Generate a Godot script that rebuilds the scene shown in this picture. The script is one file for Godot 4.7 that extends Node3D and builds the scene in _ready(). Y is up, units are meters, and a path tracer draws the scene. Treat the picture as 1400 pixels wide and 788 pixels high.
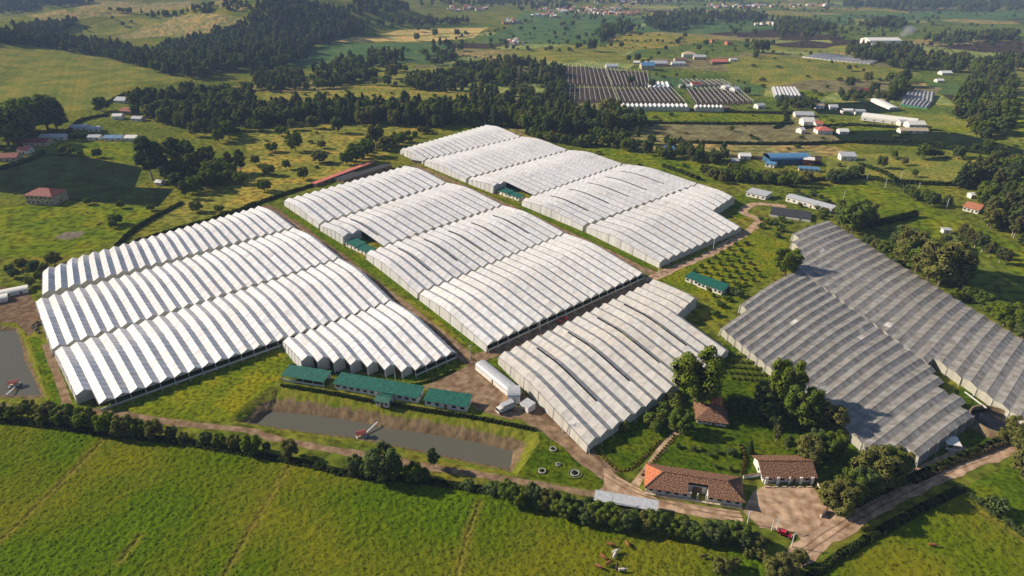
extends Node3D
# An aerial view of a flower farm. Pixels of the photograph (1400 x 788) are turned into directions;
# distances come from the terrain that each thing stands on.
const FPX := 880.0
const HOR := -50.0
const CAMH := 155.0
var pit := atan((394.0 - HOR) / FPX)
var rng := RandomNumberGenerator.new()
var M := {}
var names := {}

# ------------------------------------------------------------------ helpers: naming
func numbered(n: String) -> String:
	var k: int = names.get(n, 0)
	names[n] = k + 1
	return n if k == 0 else "%s_%03d" % [n, k]

func tag(o: Node, label: String, category: String, group := "", kind := "") -> Node:
	if label != "": o.set_meta("label", label)
	if category != "": o.set_meta("category", category)
	if group != "": o.set_meta("group", group)
	if kind != "": o.set_meta("kind", kind)
	return o

func thing(called: String, label: String, category: String, at: Vector3, turn := 0.0, group := "") -> Node3D:
	var o := Node3D.new()
	o.name = numbered(called)
	add_child(o)
	o.position = at
	o.rotation.y = turn
	tag(o, label, category, group)
	return o

func part(called: String, mesh: Mesh, m: Material, parent: Node) -> MeshInstance3D:
	var o := MeshInstance3D.new()
	o.name = called
	o.mesh = mesh
	if m: o.material_override = m
	parent.add_child(o, true)
	return o

func struct(called: String, mesh: Mesh, m: Material) -> MeshInstance3D:
	var o := part(numbered(called), mesh, m, self)
	o.set_meta("kind", "structure")
	return o

# ------------------------------------------------------------------ helpers: pixels and terrain
func ray(px: float, py: float) -> Vector3:
	var a := (px - 700.0) / FPX
	var b := (394.0 - py) / FPX
	return Vector3(a, b * cos(pit) - sin(pit), -(cos(pit) + b * sin(pit)))

func gp(px: float, py: float, h := 0.0) -> Vector3:
	var d := ray(px, py)
	return Vector3(0, CAMH, 0) + d * ((h - CAMH) / d.y)

const GX0 := -3600.0
const GZ0 := -6600.0
const CELL := 25.0
const NX := 288
const NZ := 276
var G := PackedFloat32Array()
var ridges := []
var hn := FastNoiseLite.new()

func hfun(x: float, z: float) -> float:
	var h := 0.0
	for r in ridges:
		var a: Vector2 = r[0]
		var b: Vector2 = r[1]
		var ab := b - a
		var t := clampf((Vector2(x, z) - a).dot(ab) / maxf(ab.length_squared(), 1.0), 0.0, 1.0)
		var d := (Vector2(x, z) - a - ab * t).length()
		var q: float = d / r[4]
		if q < 2.6:
			h += lerpf(r[2], r[3], t) * exp(-q * q)
	return h

func hgt(x: float, z: float) -> float:
	var fx := clampf((x - GX0) / CELL, 0.0, NX - 0.001)
	var fz := clampf((z - GZ0) / CELL, 0.0, NZ - 0.001)
	var i := int(fx)
	var j := int(fz)
	fx -= i
	fz -= j
	var a := G[j * (NX + 1) + i]
	var b := G[j * (NX + 1) + i + 1]
	var c := G[(j + 1) * (NX + 1) + i]
	var d := G[(j + 1) * (NX + 1) + i + 1]
	if fx + fz <= 1.0:
		return a + (b - a) * fx + (c - a) * fz
	return d + (c - d) * (1.0 - fx) + (b - d) * (1.0 - fz)

func tp(px: float, py: float) -> Vector3:
	var d := ray(px, py)
	var o := Vector3(0, CAMH, 0)
	var t := (90.0 - CAMH) / d.y if d.y < -0.0001 else 0.0
	t = maxf(minf(t, 3000.0), 0.0)
	var step := 8.0
	var p := o + d * t
	while t < 7000.0:
		p = o + d * t
		if p.y <= hgt(p.x, p.z):
			break
		t += maxf(step, (p.y - hgt(p.x, p.z)) * 0.8)
	var lo := t - 60.0
	var hi := t
	for k in 24:
		var m := (lo + hi) / 2
		p = o + d * m
		if p.y <= hgt(p.x, p.z): hi = m
		else: lo = m
	p = o + d * hi
	p.y = hgt(p.x, p.z)
	return p

func px_metres(p: Vector3) -> float:  # metres that one pixel of the photograph spans at p
	var v := p - Vector3(0, CAMH, 0)
	return (v.dot(Vector3(0, -sin(pit), -cos(pit)))) / FPX

# ------------------------------------------------------------------ helpers: meshes
func stb() -> SurfaceTool:
	var st := SurfaceTool.new()
	st.begin(Mesh.PRIMITIVE_TRIANGLES)
	return st

func tri(st: SurfaceTool, a: Vector3, b: Vector3, c: Vector3, n: Vector3) -> void:
	st.set_normal(n); st.set_uv(Vector2(a.x, a.z)); st.add_vertex(a)
	st.set_normal(n); st.set_uv(Vector2(b.x, b.z)); st.add_vertex(b)
	st.set_normal(n); st.set_uv(Vector2(c.x, c.z)); st.add_vertex(c)

func quad(st: SurfaceTool, a: Vector3, b: Vector3, c: Vector3, d: Vector3, out := Vector3.ZERO) -> void:
	var n := (b - a).cross(c - a)
	if n.length() < 1e-9: n = (c - a).cross(d - a)
	n = n.normalized()
	if out == Vector3.ZERO: out = n
	if n.dot(out) < 0: n = -n
	if (b - a).cross(c - a).dot(n) > 0:
		tri(st, a, c, b, n); tri(st, a, d, c, n)
	else:
		tri(st, a, b, c, n); tri(st, a, c, d, n)

func box(st: SurfaceTool, c: Vector3, s: Vector3, turn := 0.0) -> void:
	var bs := Basis(Vector3.UP, turn)
	var h := s / 2
	var p := []
	for k in 8:
		p.append(c + bs * Vector3(h.x * (1 if k & 1 else -1), h.y * (1 if k & 2 else -1), h.z * (1 if k & 4 else -1)))
	for f in [[0, 1, 3, 2, Vector3(0, 0, -1)], [4, 5, 7, 6, Vector3(0, 0, 1)], [0, 2, 6, 4, Vector3(-1, 0, 0)], [1, 3, 7, 5, Vector3(1, 0, 0)], [2, 3, 7, 6, Vector3.UP], [0, 1, 5, 4, Vector3.DOWN]]:
		quad(st, p[f[0]], p[f[1]], p[f[2]], p[f[3]], bs * f[4])

func beam(st: SurfaceTool, a: Vector3, b: Vector3, w: float, h := -1.0) -> void:  # a square bar from a to b
	if h < 0: h = w
	var d := (b - a).normalized()
	var up := Vector3.UP if absf(d.y) < 0.95 else Vector3.RIGHT
	var s := d.cross(up).normalized()
	var u := s.cross(d).normalized()
	var q := []
	for e in [a, b]:
		for k in [[-1, -1], [1, -1], [1, 1], [-1, 1]]:
			q.append(e + s * (k[0] * w / 2) + u * (k[1] * h / 2))
	for k in 4:
		var l := (k + 1) % 4
		quad(st, q[k], q[l], q[4 + l], q[4 + k], (q[k] + q[l]) / 2 - a)
	quad(st, q[0], q[1], q[2], q[3], -d)
	quad(st, q[4], q[5], q[6], q[7], d)

func tube(st: SurfaceTool, a: Vector3, b: Vector3, ra: float, rb: float, n := 7) -> void:
	var d := (b - a).normalized()
	var s := d.cross(Vector3.RIGHT if absf(d.x) < 0.8 else Vector3.UP).normalized()
	var u := s.cross(d)
	for k in n:
		var t0 := TAU * k / n
		var t1 := TAU * (k + 1) / n
		var e0 := s * cos(t0) + u * sin(t0)
		var e1 := s * cos(t1) + u * sin(t1)
		quad(st, a + e0 * ra, a + e1 * ra, b + e1 * rb, b + e0 * rb, e0 + e1)
		tri(st, b, b + e1 * rb, b + e0 * rb, d)

func lin(r: float, g: float, b: float) -> Color:  # linear base colour -> sRGB for albedo_color
	return Color(r, g, b).linear_to_srgb()

func noise_tex(seed_: int, freq: float, ramp: Array, size := 512, octaves := 4, type := FastNoiseLite.TYPE_SIMPLEX_SMOOTH) -> NoiseTexture2D:
	var n := FastNoiseLite.new()
	n.seed = seed_
	n.noise_type = type
	n.frequency = freq
	n.fractal_octaves = octaves
	var t := NoiseTexture2D.new()
	t.width = size
	t.height = size
	t.seamless = true
	t.noise = n
	var g := Gradient.new()
	var offs := PackedFloat32Array()
	var cols := PackedColorArray()
	for r in ramp:
		offs.append(r[0])
		cols.append(r[1])
	g.offsets = offs
	g.colors = cols
	t.color_ramp = g
	return t

func gray(v: float) -> Color: return Color(v, v, v)

func mat(c: Color, rough := 0.85, vc := false) -> StandardMaterial3D:
	var m := StandardMaterial3D.new()
	m.albedo_color = c
	m.roughness = rough
	m.vertex_color_use_as_albedo = vc
	m.cull_mode = BaseMaterial3D.CULL_DISABLED
	return m

# ground material: a colour tint, a broad patchy texture and a fine grain multiplied over it (UVs in metres)
func land(c: Color, tex: Texture2D, tile: float, fine: Texture2D, ftile: float, stretch := 1.0, fstretch := 1.0) -> StandardMaterial3D:
	var m := mat(c, 1.0)
	m.metallic_specular = 0.0
	m.albedo_texture = tex
	m.uv1_scale = Vector3(1.0 / tile, stretch / tile, 1)
	m.detail_enabled = true
	m.detail_blend_mode = BaseMaterial3D.BLEND_MODE_MUL
	m.detail_uv_layer = BaseMaterial3D.DETAIL_UV_2
	m.detail_albedo = fine
	m.uv2_scale = Vector3(1.0 / ftile, fstretch / ftile, 1)
	m.texture_filter = BaseMaterial3D.TEXTURE_FILTER_LINEAR_WITH_MIPMAPS_ANISOTROPIC
	return m

# ------------------------------------------------------------------ the ground and sheets laid on it
var holes: Array = []  # PackedVector2Array: pits of ponds cut out of the ground

func poly_px(pts: Array) -> PackedVector2Array:
	var o := PackedVector2Array()
	for k in range(0, pts.size(), 2):
		var p := tp(pts[k], pts[k + 1])
		o.append(Vector2(p.x, p.z))
	return o

func sheet_tri(st: SurfaceTool, pl: PackedVector2Array, lift: float, ang: float) -> void:
	var idx := Geometry2D.triangulate_polygon(pl)
	var ca := cos(ang)
	var sa := sin(ang)
	for k in range(0, idx.size(), 3):
		var a := pl[idx[k]]
		var b := pl[idx[k + 1]]
		var c := pl[idx[k + 2]]
		if (b - a).cross(c - a) < 0:
			var s := b
			b = c
			c = s
		for q in [a, b, c]:
			var uv := Vector2(q.x * ca - q.y * sa, q.x * sa + q.y * ca)
			st.set_uv(uv)
			st.set_uv2(uv)
			st.add_vertex(Vector3(q.x, hgt(q.x, q.y) + lift, q.y))

# lays a polygon over the terrain, cut along the terrain's own triangles so that it follows it exactly
func drape(poly: PackedVector2Array, lift: float, ang := 0.0, whole := false) -> ArrayMesh:
	var st := stb()
	var r := Rect2(poly[0], Vector2.ZERO)
	for v in poly: r = r.expand(v)
	var near := []
	for h in holes:
		var hr := Rect2(h[0], Vector2.ZERO)
		for v in h: hr = hr.expand(v)
		if hr.intersects(r): near.append([h, hr])
	var i0 := maxi(int((r.position.x - GX0) / CELL), 0)
	var i1 := mini(int((r.end.x - GX0) / CELL), NX - 1)
	var j0 := maxi(int((r.position.y - GZ0) / CELL), 0)
	var j1 := mini(int((r.end.y - GZ0) / CELL), NZ - 1)
	for j in range(j0, j1 + 1):
		for i in range(i0, i1 + 1):
			var a := Vector2(GX0 + i * CELL, GZ0 + j * CELL)
			var b := a + Vector2(CELL, 0)
			var c := a + Vector2(0, CELL)
			var d := a + Vector2(CELL, CELL)
			for t in [PackedVector2Array([a, b, c]), PackedVector2Array([b, d, c])]:
				var pieces := [t] if whole else Geometry2D.intersect_polygons(poly, t)
				for h in near:
					if not h[1].intersects(Rect2(a, d - a)): continue
					var nx := []
					for q in pieces: nx.append_array(Geometry2D.clip_polygons(q, h[0]))
					pieces = nx
				for q in pieces:
					if q.size() >= 3: sheet_tri(st, q, lift, ang)
	st.index()
	st.generate_normals()
	return st.commit()

func field(called: String, pts: Array, m: Material, ang := 0.0, lift := 0.03) -> MeshInstance3D:
	return struct(called, drape(poly_px(pts), lift, ang), m)

func ribbon_poly(line: PackedVector2Array, w: float) -> PackedVector2Array:
	var l := PackedVector2Array()
	var r := PackedVector2Array()
	for k in line.size():
		var d: Vector2
		if k == 0: d = line[1] - line[0]
		elif k == line.size() - 1: d = line[k] - line[k - 1]
		else: d = (line[k + 1] - line[k]).normalized() + (line[k] - line[k - 1]).normalized()
		d = d.normalized().orthogonal() * w * (0.5 + rng.randf_range(-0.11, 0.11))
		l.append(line[k] + d)
		r.append(line[k] - d)
	r.reverse()
	l.append_array(r)
	return l

func smooth_line(pts: Array, step := 6.0) -> PackedVector2Array:
	var cv := Curve3D.new()
	var w := []
	for k in range(0, pts.size(), 2): w.append(tp(pts[k], pts[k + 1]))
	for k in w.size():
		var t := Vector3.ZERO
		if k > 0 and k < w.size() - 1: t = (w[k + 1] - w[k - 1]) / 6.0
		cv.add_point(w[k], -t, t)
	cv.bake_interval = step
	var o := PackedVector2Array()
	var L := cv.get_baked_length()
	var n := maxi(int(L / step), 1)
	for k in n + 1:
		var p := cv.sample_baked(L * k / n)
		o.append(Vector2(p.x, p.z))
	return o

# two wheel ruts pressed into a lane, g metres either side of its middle line
func ruts(pts: Array, g: float, lift: float) -> void:
	var line := smooth_line(pts, 4.0)
	for s in [-1.0, 1.0]:
		var o := PackedVector2Array()
		for k in line.size():
			var dd := (line[mini(k + 1, line.size() - 1)] - line[maxi(k - 1, 0)]).normalized().orthogonal()
			o.append(line[k] + dd * (g * s + rng.randf_range(-0.12, 0.12)))
		struct("wheel_rut", drape(ribbon_poly(o, 0.45), lift), M.dirt)

func road(called: String, pts: Array, w: float, m: Material, lift := 0.06, step := 3.5) -> MeshInstance3D:
	return struct(called, drape(ribbon_poly(smooth_line(pts, step), w), lift), m)

# ------------------------------------------------------------------ greenhouses
func bil(c: Array, u: float, t: float) -> Vector3:
	return c[0].lerp(c[1], u).lerp(c[2].lerp(c[3], u), t)

func prof(t: float) -> float:
	var k := [[0.0, 0.0], [0.12, 0.40], [0.36, 1.0], [0.48, 0.95], [1.0, 0.0]]
	for i in 4:
		if t <= k[i + 1][0]:
			return lerpf(k[i][1], k[i + 1][1], (t - k[i][0]) / (k[i + 1][0] - k[i][0]))
	return 0.0

func film_strip(st: SurfaceTool, c: Array, ua: float, ub: float, ha: float, hb: float, t0: float, t1: float, n: int, o: Dictionary, tone: float, out: Vector3, lath: SurfaceTool = null, vent := []) -> void:
	var ub_full := ub
	var hb_full := hb
	for k in n:
		var ta := lerpf(t0, t1, float(k) / n)
		var tb := lerpf(t0, t1, float(k + 1) / n)
		ub = ub_full
		hb = hb_full
		if vent.size() and ta >= vent[1] and tb <= vent[2]:  # the film stops short of the ridge and leaves a slit
			ub = lerpf(ua, ub_full, 0.83)
			hb = lerpf(ha, hb_full, 0.83)
		var ya: float = o.rise * prof(ta)
		var yb: float = o.rise * prof(tb)
		var v: float = tone * (1.0 + rng.randf_range(-o.vary, o.vary))
		var cc: Color = o.tint
		if rng.randf() < 0.05: v *= rng.randf_range(0.84, 0.93)
		var w: float = rng.randf_range(-0.03, 0.03) * o.hue
		st.set_color(Color(cc.r * v * (1.0 + w), cc.g * v, cc.b * v * (1.0 - w)))
		var A := bil(c, ua, ta) + Vector3(0, ya + ha, 0)
		var B := bil(c, ub, ta) + Vector3(0, ya + hb, 0)
		var C := bil(c, ub, tb) + Vector3(0, yb + hb, 0)
		var D := bil(c, ua, tb) + Vector3(0, yb + ha, 0)
		var sg := func(p: Vector3) -> Vector3: return p + Vector3(0, hn.get_noise_2d((p.x + p.z) * 9.0, (p.z - p.x) * 9.0) * 0.16, 0)
		A = sg.call(A); B = sg.call(B); C = sg.call(C); D = sg.call(D)
		quad(st, A, B, C, D, out)
		if lath and k > 0: beam(lath, A + Vector3(0, 0.03, 0), B + Vector3(0, 0.03, 0), 0.09, 0.05)

# a row of gabled bays. corner pixels lie on the eaves: back left, back right, front left, front right
func greenhouse(label: String, group: String, px: Array, nb: int, opt := {}) -> Node3D:
	var o := {"eave": 3.2, "rise": 2.6, "bay": 1.5, "vary": 0.035, "odd": 0.0, "hue": 1.0, "tint": Color(0.645, 0.645, 0.665), "front": "film", "vents": [], "short": {}, "late": {}, "panels": 16, "bright": 0, "film": M.film, "ribs": false}
	o.merge(opt, true)
	var cs := []
	for k in range(0, px.size(), 2): cs.append(gp(px[k], px[k + 1], o.eave))
	if cs.size() == 3: cs.append(cs[1] + cs[2] - cs[0])
	if o.has("para"): cs[2] = cs[0] + cs[3] - cs[1]
	var org: Vector3 = (cs[0] + cs[1] + cs[2] + cs[3]) / 4
	org.y = 0.0
	for k in 4: cs[k] -= org
	var T := thing("greenhouse", label, "greenhouse", org, 0.0, group)
	var U: Vector3 = (cs[1] - cs[0]).normalized()
	var V: Vector3 = (cs[2] - cs[0]).normalized()
	var L: float = (cs[2] - cs[0]).length()
	var e0: float = 0.45 / L
	var posts := []
	for i in nb:
		var u0 := float(i) / nb
		var u1 := float(i + 1) / nb
		var um := lerpf(u0, u1, 0.55)
		var t0: float = maxf(e0, o.late.get(i, 0.0))
		var t1: float = minf(1.0 - e0, o.short.get(i, 1.0))
		var np: int = maxi(int(o.panels * (t1 - t0)), 3)
		var tone: float = rng.randf_range(0.93, 1.03)
		if i < o.bright: tone *= 1.12
		var R: float = o.bay
		# sheets of film on the two slopes of the bay, then the gutter between the bays
		if o.ribs:
			panel_bay(T, cs, u0, um, u1, t0, t1, np, o, tone, i)
		else:
			var st := stb()
			var bt := stb()
			var slit := []
			for ve in o.vents:
				if ve[0] == i: slit = ve
			film_strip(st, cs, u0, um, 0.0, R, t0, t1, np, o, tone, Vector3.UP, bt, slit)
			part("roof_sheet", st.commit(), o.film, T)
			st = stb()
			film_strip(st, cs, um, u1, R, 0.0, t0, t1, np, o, tone, Vector3.UP, bt)
			part("roof_sheet", st.commit(), o.film, T)
			part("battens", bt.commit(), M.batten, T).set_meta("kind", "stuff")
		var sg := stb()
		for k in 8:
			var ta := lerpf(t0, t1, k / 8.0)
			var tb := lerpf(t0, t1, (k + 1) / 8.0)
			beam(sg, bil(cs, u0, ta) + Vector3(0, o.rise * prof(ta) + 0.04, 0), bil(cs, u0, tb) + Vector3(0, o.rise * prof(tb) + 0.04, 0), 0.28, 0.1)
		part("gutter", sg.commit(), M.gutter, T)
		# gables at both ends of the bay
		for e in [[t0, -V, "back"], [t1, V, "front"]]:
			var tt: float = e[0]
			var y: float = o.rise * prof(tt)
			var A := bil(cs, u0, tt) + Vector3(0, y, 0)
			var B := bil(cs, u1, tt) + Vector3(0, y, 0)
			var C := bil(cs, um, tt) + Vector3(0, y + R, 0)
			var inset: Vector3 = -e[1] * 0.25
			var gst := stb()
			gst.set_color(o.get("gable", Color(0.58, 0.57, 0.5)))
			var style: String = o.front if e[2] == "front" and t1 > 0.98 else "film"
			if style == "film":
				quad(gst, A + inset, C + inset, B + inset, Vector3(B.x, 0.15, B.z) + inset, e[1])
				quad(gst, A + inset, Vector3(B.x, 0.15, B.z) + inset, Vector3(A.x, 0.15, A.z) + inset, A + inset, e[1])
			else:
				var dn := Vector3(0, -0.15, 0)
				quad(gst, A + inset + dn, C + inset, B + inset + dn, (A + B) / 2 + inset + dn, e[1])
				var sk := stb()
				sk.set_color(Color(0.62, 0.6, 0.5))
				quad(sk, Vector3(A.x, 0.9, A.z) + inset, Vector3(B.x, 0.9, B.z) + inset, Vector3(B.x, 0.05, B.z) + inset, Vector3(A.x, 0.05, A.z) + inset, e[1])
				part("skirt", sk.commit(), M.film, T)
			part("gable", gst.commit(), o.get("wallfilm", M.film), T)
			if e[2] == "front" and (style == "open" or t1 < 0.98 or o.front != "none"):
				var ps := stb()
				beam(ps, Vector3(A.x, 0, A.z) + e[1] * 0.1, A + e[1] * 0.1, 0.2)
				beam(ps, Vector3(A.x, 0, A.z) + e[1] * 1.5, A + e[1] * 0.1 + Vector3(0, -0.5, 0), 0.1)
				part("post", ps.commit(), M.post, T)
				if style == "open":
					var rs := stb()
					beam(rs, Vector3(A.x, 1.05, A.z) + e[1] * 0.1, Vector3(B.x, 1.05, B.z) + e[1] * 0.1, 0.22, 0.3)
					part("rail", rs.commit(), M.post, T)
	# side walls
	for sd in [[0.0, -U, 0], [1.0, U, nb - 1]]:
		var t0: float = maxf(e0, o.late.get(sd[2], 0.0))
		var t1: float = minf(1.0 - e0, o.short.get(sd[2], 1.0))
		var ws := stb()
		var n := 18
		for k in n:
			var ta := lerpf(t0, t1, float(k) / n)
			var tb := lerpf(t0, t1, float(k + 1) / n)
			var A := bil(cs, sd[0], ta)
			var B := bil(cs, sd[0], tb)
			var v := 0.95 + rng.randf_range(-0.05, 0.05)
			ws.set_color(Color(o.tint.r * v, o.tint.g * v, o.tint.b * v * 0.97))
			var fo: Vector3 = sd[1] * 0.5
			quad(ws, A + Vector3(0, o.rise * prof(ta), 0), B + Vector3(0, o.rise * prof(tb), 0), Vector3(B.x, 0.1, B.z) + fo, Vector3(A.x, 0.1, A.z) + fo, sd[1])
		part("side_wall", ws.commit(), o.film, T)
		for k in 7:
			var ta := lerpf(t0, t1, k / 6.0)
			var A := bil(cs, sd[0], ta)
			var ps := stb()
			beam(ps, Vector3(A.x, 0, A.z) + sd[1] * 0.62, A + sd[1] * 0.1 + Vector3(0, o.rise * prof(ta) + 0.5, 0), 0.14)
			part("post", ps.commit(), M.post, T)
	return T

var panel_left := {}
# the old grey houses: every film panel of a bay is a piece of its own, with a pale lath on each joint
func panel_bay(T: Node3D, cs: Array, u0: float, um: float, u1: float, t0: float, t1: float, np: int, o: Dictionary, tone: float, i: int) -> void:
	var R: float = o.bay
	var lath := stb()
	var rest := stb()
	var nrest := 0
	for s in 2:
		var ua := u0 if s == 0 else um
		var ub := um if s == 0 else u1
		var ha := 0.0 if s == 0 else R
		var hb := R if s == 0 else 0.0
		var fam: Color = o.tint if s == (0 if o.get("flip", false) else 1) else o.get("tint2", o.tint)
		for k in np:
			var ta := lerpf(t0, t1, float(k) / np)
			var tb := lerpf(t0, t1, float(k + 1) / np)
			var ya: float = o.rise * prof(ta)
			var yb: float = o.rise * prof(tb)
			var v: float = tone * (1.0 + rng.randf_range(-o.vary, o.vary))
			if rng.randf() < 0.006: v *= 2.0
			var w := rng.randf_range(-0.025, 0.025)
			var A := bil(cs, ua, ta) + Vector3(0, ya + ha, 0)
			var B := bil(cs, ub, ta) + Vector3(0, ya + hb, 0)
			var C := bil(cs, ub, tb) + Vector3(0, yb + hb, 0)
			var D := bil(cs, ua, tb) + Vector3(0, yb + ha, 0)
			var st := stb() if k >= o.first and panel_left.get(T, 0) < 300 else rest
			st.set_color(Color(fam.r * v * (1.0 + w), fam.g * v, fam.b * v * (1.0 - w)))
			quad(st, A, B, C, D, Vector3.UP)
			if st != rest:
				panel_left[T] = panel_left.get(T, 0) + 1
				part("film_panel", st.commit(), o.film, T)
			else: nrest += 1
			if k > 0: beam(lath, A + Vector3(0, 0.04, 0), B + Vector3(0, 0.04, 0), 0.085, 0.05)
	if nrest:
		var rp := part("film_panels", rest.commit(), o.film, T)
		rp.set_meta("kind", "stuff")
	for k in np:
		var ta := lerpf(t0, t1, float(k) / np)
		var tb := lerpf(t0, t1, float(k + 1) / np)
		beam(lath, bil(cs, um, ta) + Vector3(0, o.rise * prof(ta) + R + 0.05, 0), bil(cs, um, tb) + Vector3(0, o.rise * prof(tb) + R + 0.05, 0), 0.14, 0.07)
	part("lath", lath.commit(), M.lath, T)

# ------------------------------------------------------------------ ponds
func pit_poly(pts: Array, depth := 0.0) -> PackedVector2Array:
	var p := PackedVector2Array()
	for k in range(0, pts.size(), 2):
		var q := gp(pts[k], pts[k + 1], -depth)
		p.append(Vector2(q.x, q.z))
	if Geometry2D.is_polygon_clockwise(p): p.reverse()
	return p

func in_water(water: PackedVector2Array, rim: PackedVector2Array, depth: float, m_bank: Material, m_water: Material, called: String) -> void:
	# bank: a fan of rough steps between rim and water line, both resampled by angle round the water's middle
	var c := Vector2.ZERO
	for v in water: c += v
	c /= water.size()
	var st := stb()
	var n := 420
	var m := 14
	var grid := []
	for k in n:
		var ro := _walk(rim, float(k) / n)
		var ri := _closest(water, ro)
		var row := []
		for q in m + 1:
			var f := float(q) / m
			var p := ro.lerp(ri + (c - ri).normalized() * 1.5, f)
			var y := -depth * pow(f, 1.25) - (0.25 if q == m else 0.0)
			if q > 0 and q < m: y += hn.get_noise_2d(p.x * 14, p.y * 14) * 0.5 + hn.get_noise_2d(p.x * 60, p.y * 60) * 0.2
			row.append(Vector3(p.x, y + (0.02 if q == 0 else 0.0), p.y))
		grid.append(row)
	for k in n:
		var a: Array = grid[k]
		var b: Array = grid[(k + 1) % n]
		for q in m:
			for v in [a[q], b[q], b[q + 1], a[q], b[q + 1], a[q + 1]]:
				var reed := hn.get_noise_2d(v.x * 6.0, v.z * 6.0) * 0.5 + hn.get_noise_2d(v.x * 60.0, v.z * 60.0) * 0.5
				var turf := Color(0.10, 0.13, 0.012).lerp(Color(0.22, 0.20, 0.03), clampf(0.4 + reed * 1.6, 0, 1))
				var straw := Color(0.11, 0.075, 0.043).lerp(Color(0.20, 0.145, 0.085), clampf(0.5 + reed * 1.5, 0, 1))
				var lo: float = -v.y / depth + reed * 0.35
				st.set_color(turf.lerp(straw, 1.0 if lo > 0.44 else 0.0))
				st.add_vertex(v)
	st.index()
	st.generate_normals()
	struct(called + "_bank", st.commit(), m_bank)
	var wt := stb()
	var idx := Geometry2D.triangulate_polygon(water)
	for k in idx:
		wt.set_normal(Vector3.UP); wt.set_uv(water[k])
		wt.add_vertex(Vector3(water[k].x, -depth, water[k].y))
	struct(called + "_water", wt.commit(), m_water)

func _walk(p: PackedVector2Array, f: float) -> Vector2:
	var L := 0.0
	for k in p.size(): L += p[k].distance_to(p[(k + 1) % p.size()])
	var d := f * L
	for k in p.size():
		var s := p[k].distance_to(p[(k + 1) % p.size()])
		if d <= s: return p[k].lerp(p[(k + 1) % p.size()], d / maxf(s, 0.001))
		d -= s
	return p[0]

func _closest(p: PackedVector2Array, v: Vector2) -> Vector2:
	var best := p[0]
	for k in p.size():
		var q := Geometry2D.get_closest_point_to_segment(v, p[k], p[(k + 1) % p.size()])
		if q.distance_squared_to(v) < best.distance_squared_to(v): best = q
	return best

# ------------------------------------------------------------------ the scene
func _ready() -> void:
	rng.seed = 7
	hn.seed = 3
	hn.frequency = 0.02
	var cam := Camera3D.new()
	cam.name = "camera"
	cam.fov = rad_to_deg(2.0 * atan(394.0 / FPX))
	cam.near = 1.0
	cam.far = 12000.0
	add_child(cam)
	cam.position = Vector3(0, CAMH, 0)
	cam.rotation.x = -pit
	cam.current = true
	var env := Environment.new()
	env.background_mode = Environment.BG_SKY
	var sky := Sky.new()
	var sm := ProceduralSkyMaterial.new()
	sm.sky_top_color = Color(0.46, 0.56, 0.70)
	sm.sky_horizon_color = Color(0.80, 0.83, 0.88)
	sm.ground_horizon_color = Color(0.60, 0.66, 0.70)
	sm.ground_bottom_color = Color(0.25, 0.28, 0.2)
	sm.sky_curve = 0.12
	sm.sun_angle_max = 1.0
	sky.sky_material = sm
	env.sky = sky
	env.background_energy_multiplier = 0.5
	env.tonemap_mode = Environment.TONE_MAPPER_LINEAR
	env.tonemap_exposure = 1.5
	env.sdfgi_enabled = true
	env.ssao_enabled = true
	env.ssil_enabled = true
	env.volumetric_fog_enabled = true
	env.volumetric_fog_density = 0.0
	env.fog_enabled = true
	env.fog_density = 0.0001
	env.fog_light_color = Color(0.66, 0.77, 0.95)
	var we := WorldEnvironment.new()
	we.name = "world_environment"
	we.environment = env
	add_child(we)
	var sun := DirectionalLight3D.new()
	sun.name = "sun"
	sun.light_energy = 1.6
	sun.light_color = Color(1.0, 0.94, 0.85)
	sun.light_angular_distance = 0.5
	sun.shadow_enabled = true
	add_child(sun)
	var el := deg_to_rad(29.0)
	var to_sun := Vector3(-0.965 * cos(el), sin(el), -0.26 * cos(el))
	sun.look_at_from_position(Vector3(0, 300, 0), Vector3(0, 300, 0) - to_sun)
	materials()
	terrain()
	near_land()
	far_land()
	glasshouses()
	buildings()
	vegetation()
	small_things()

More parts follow.
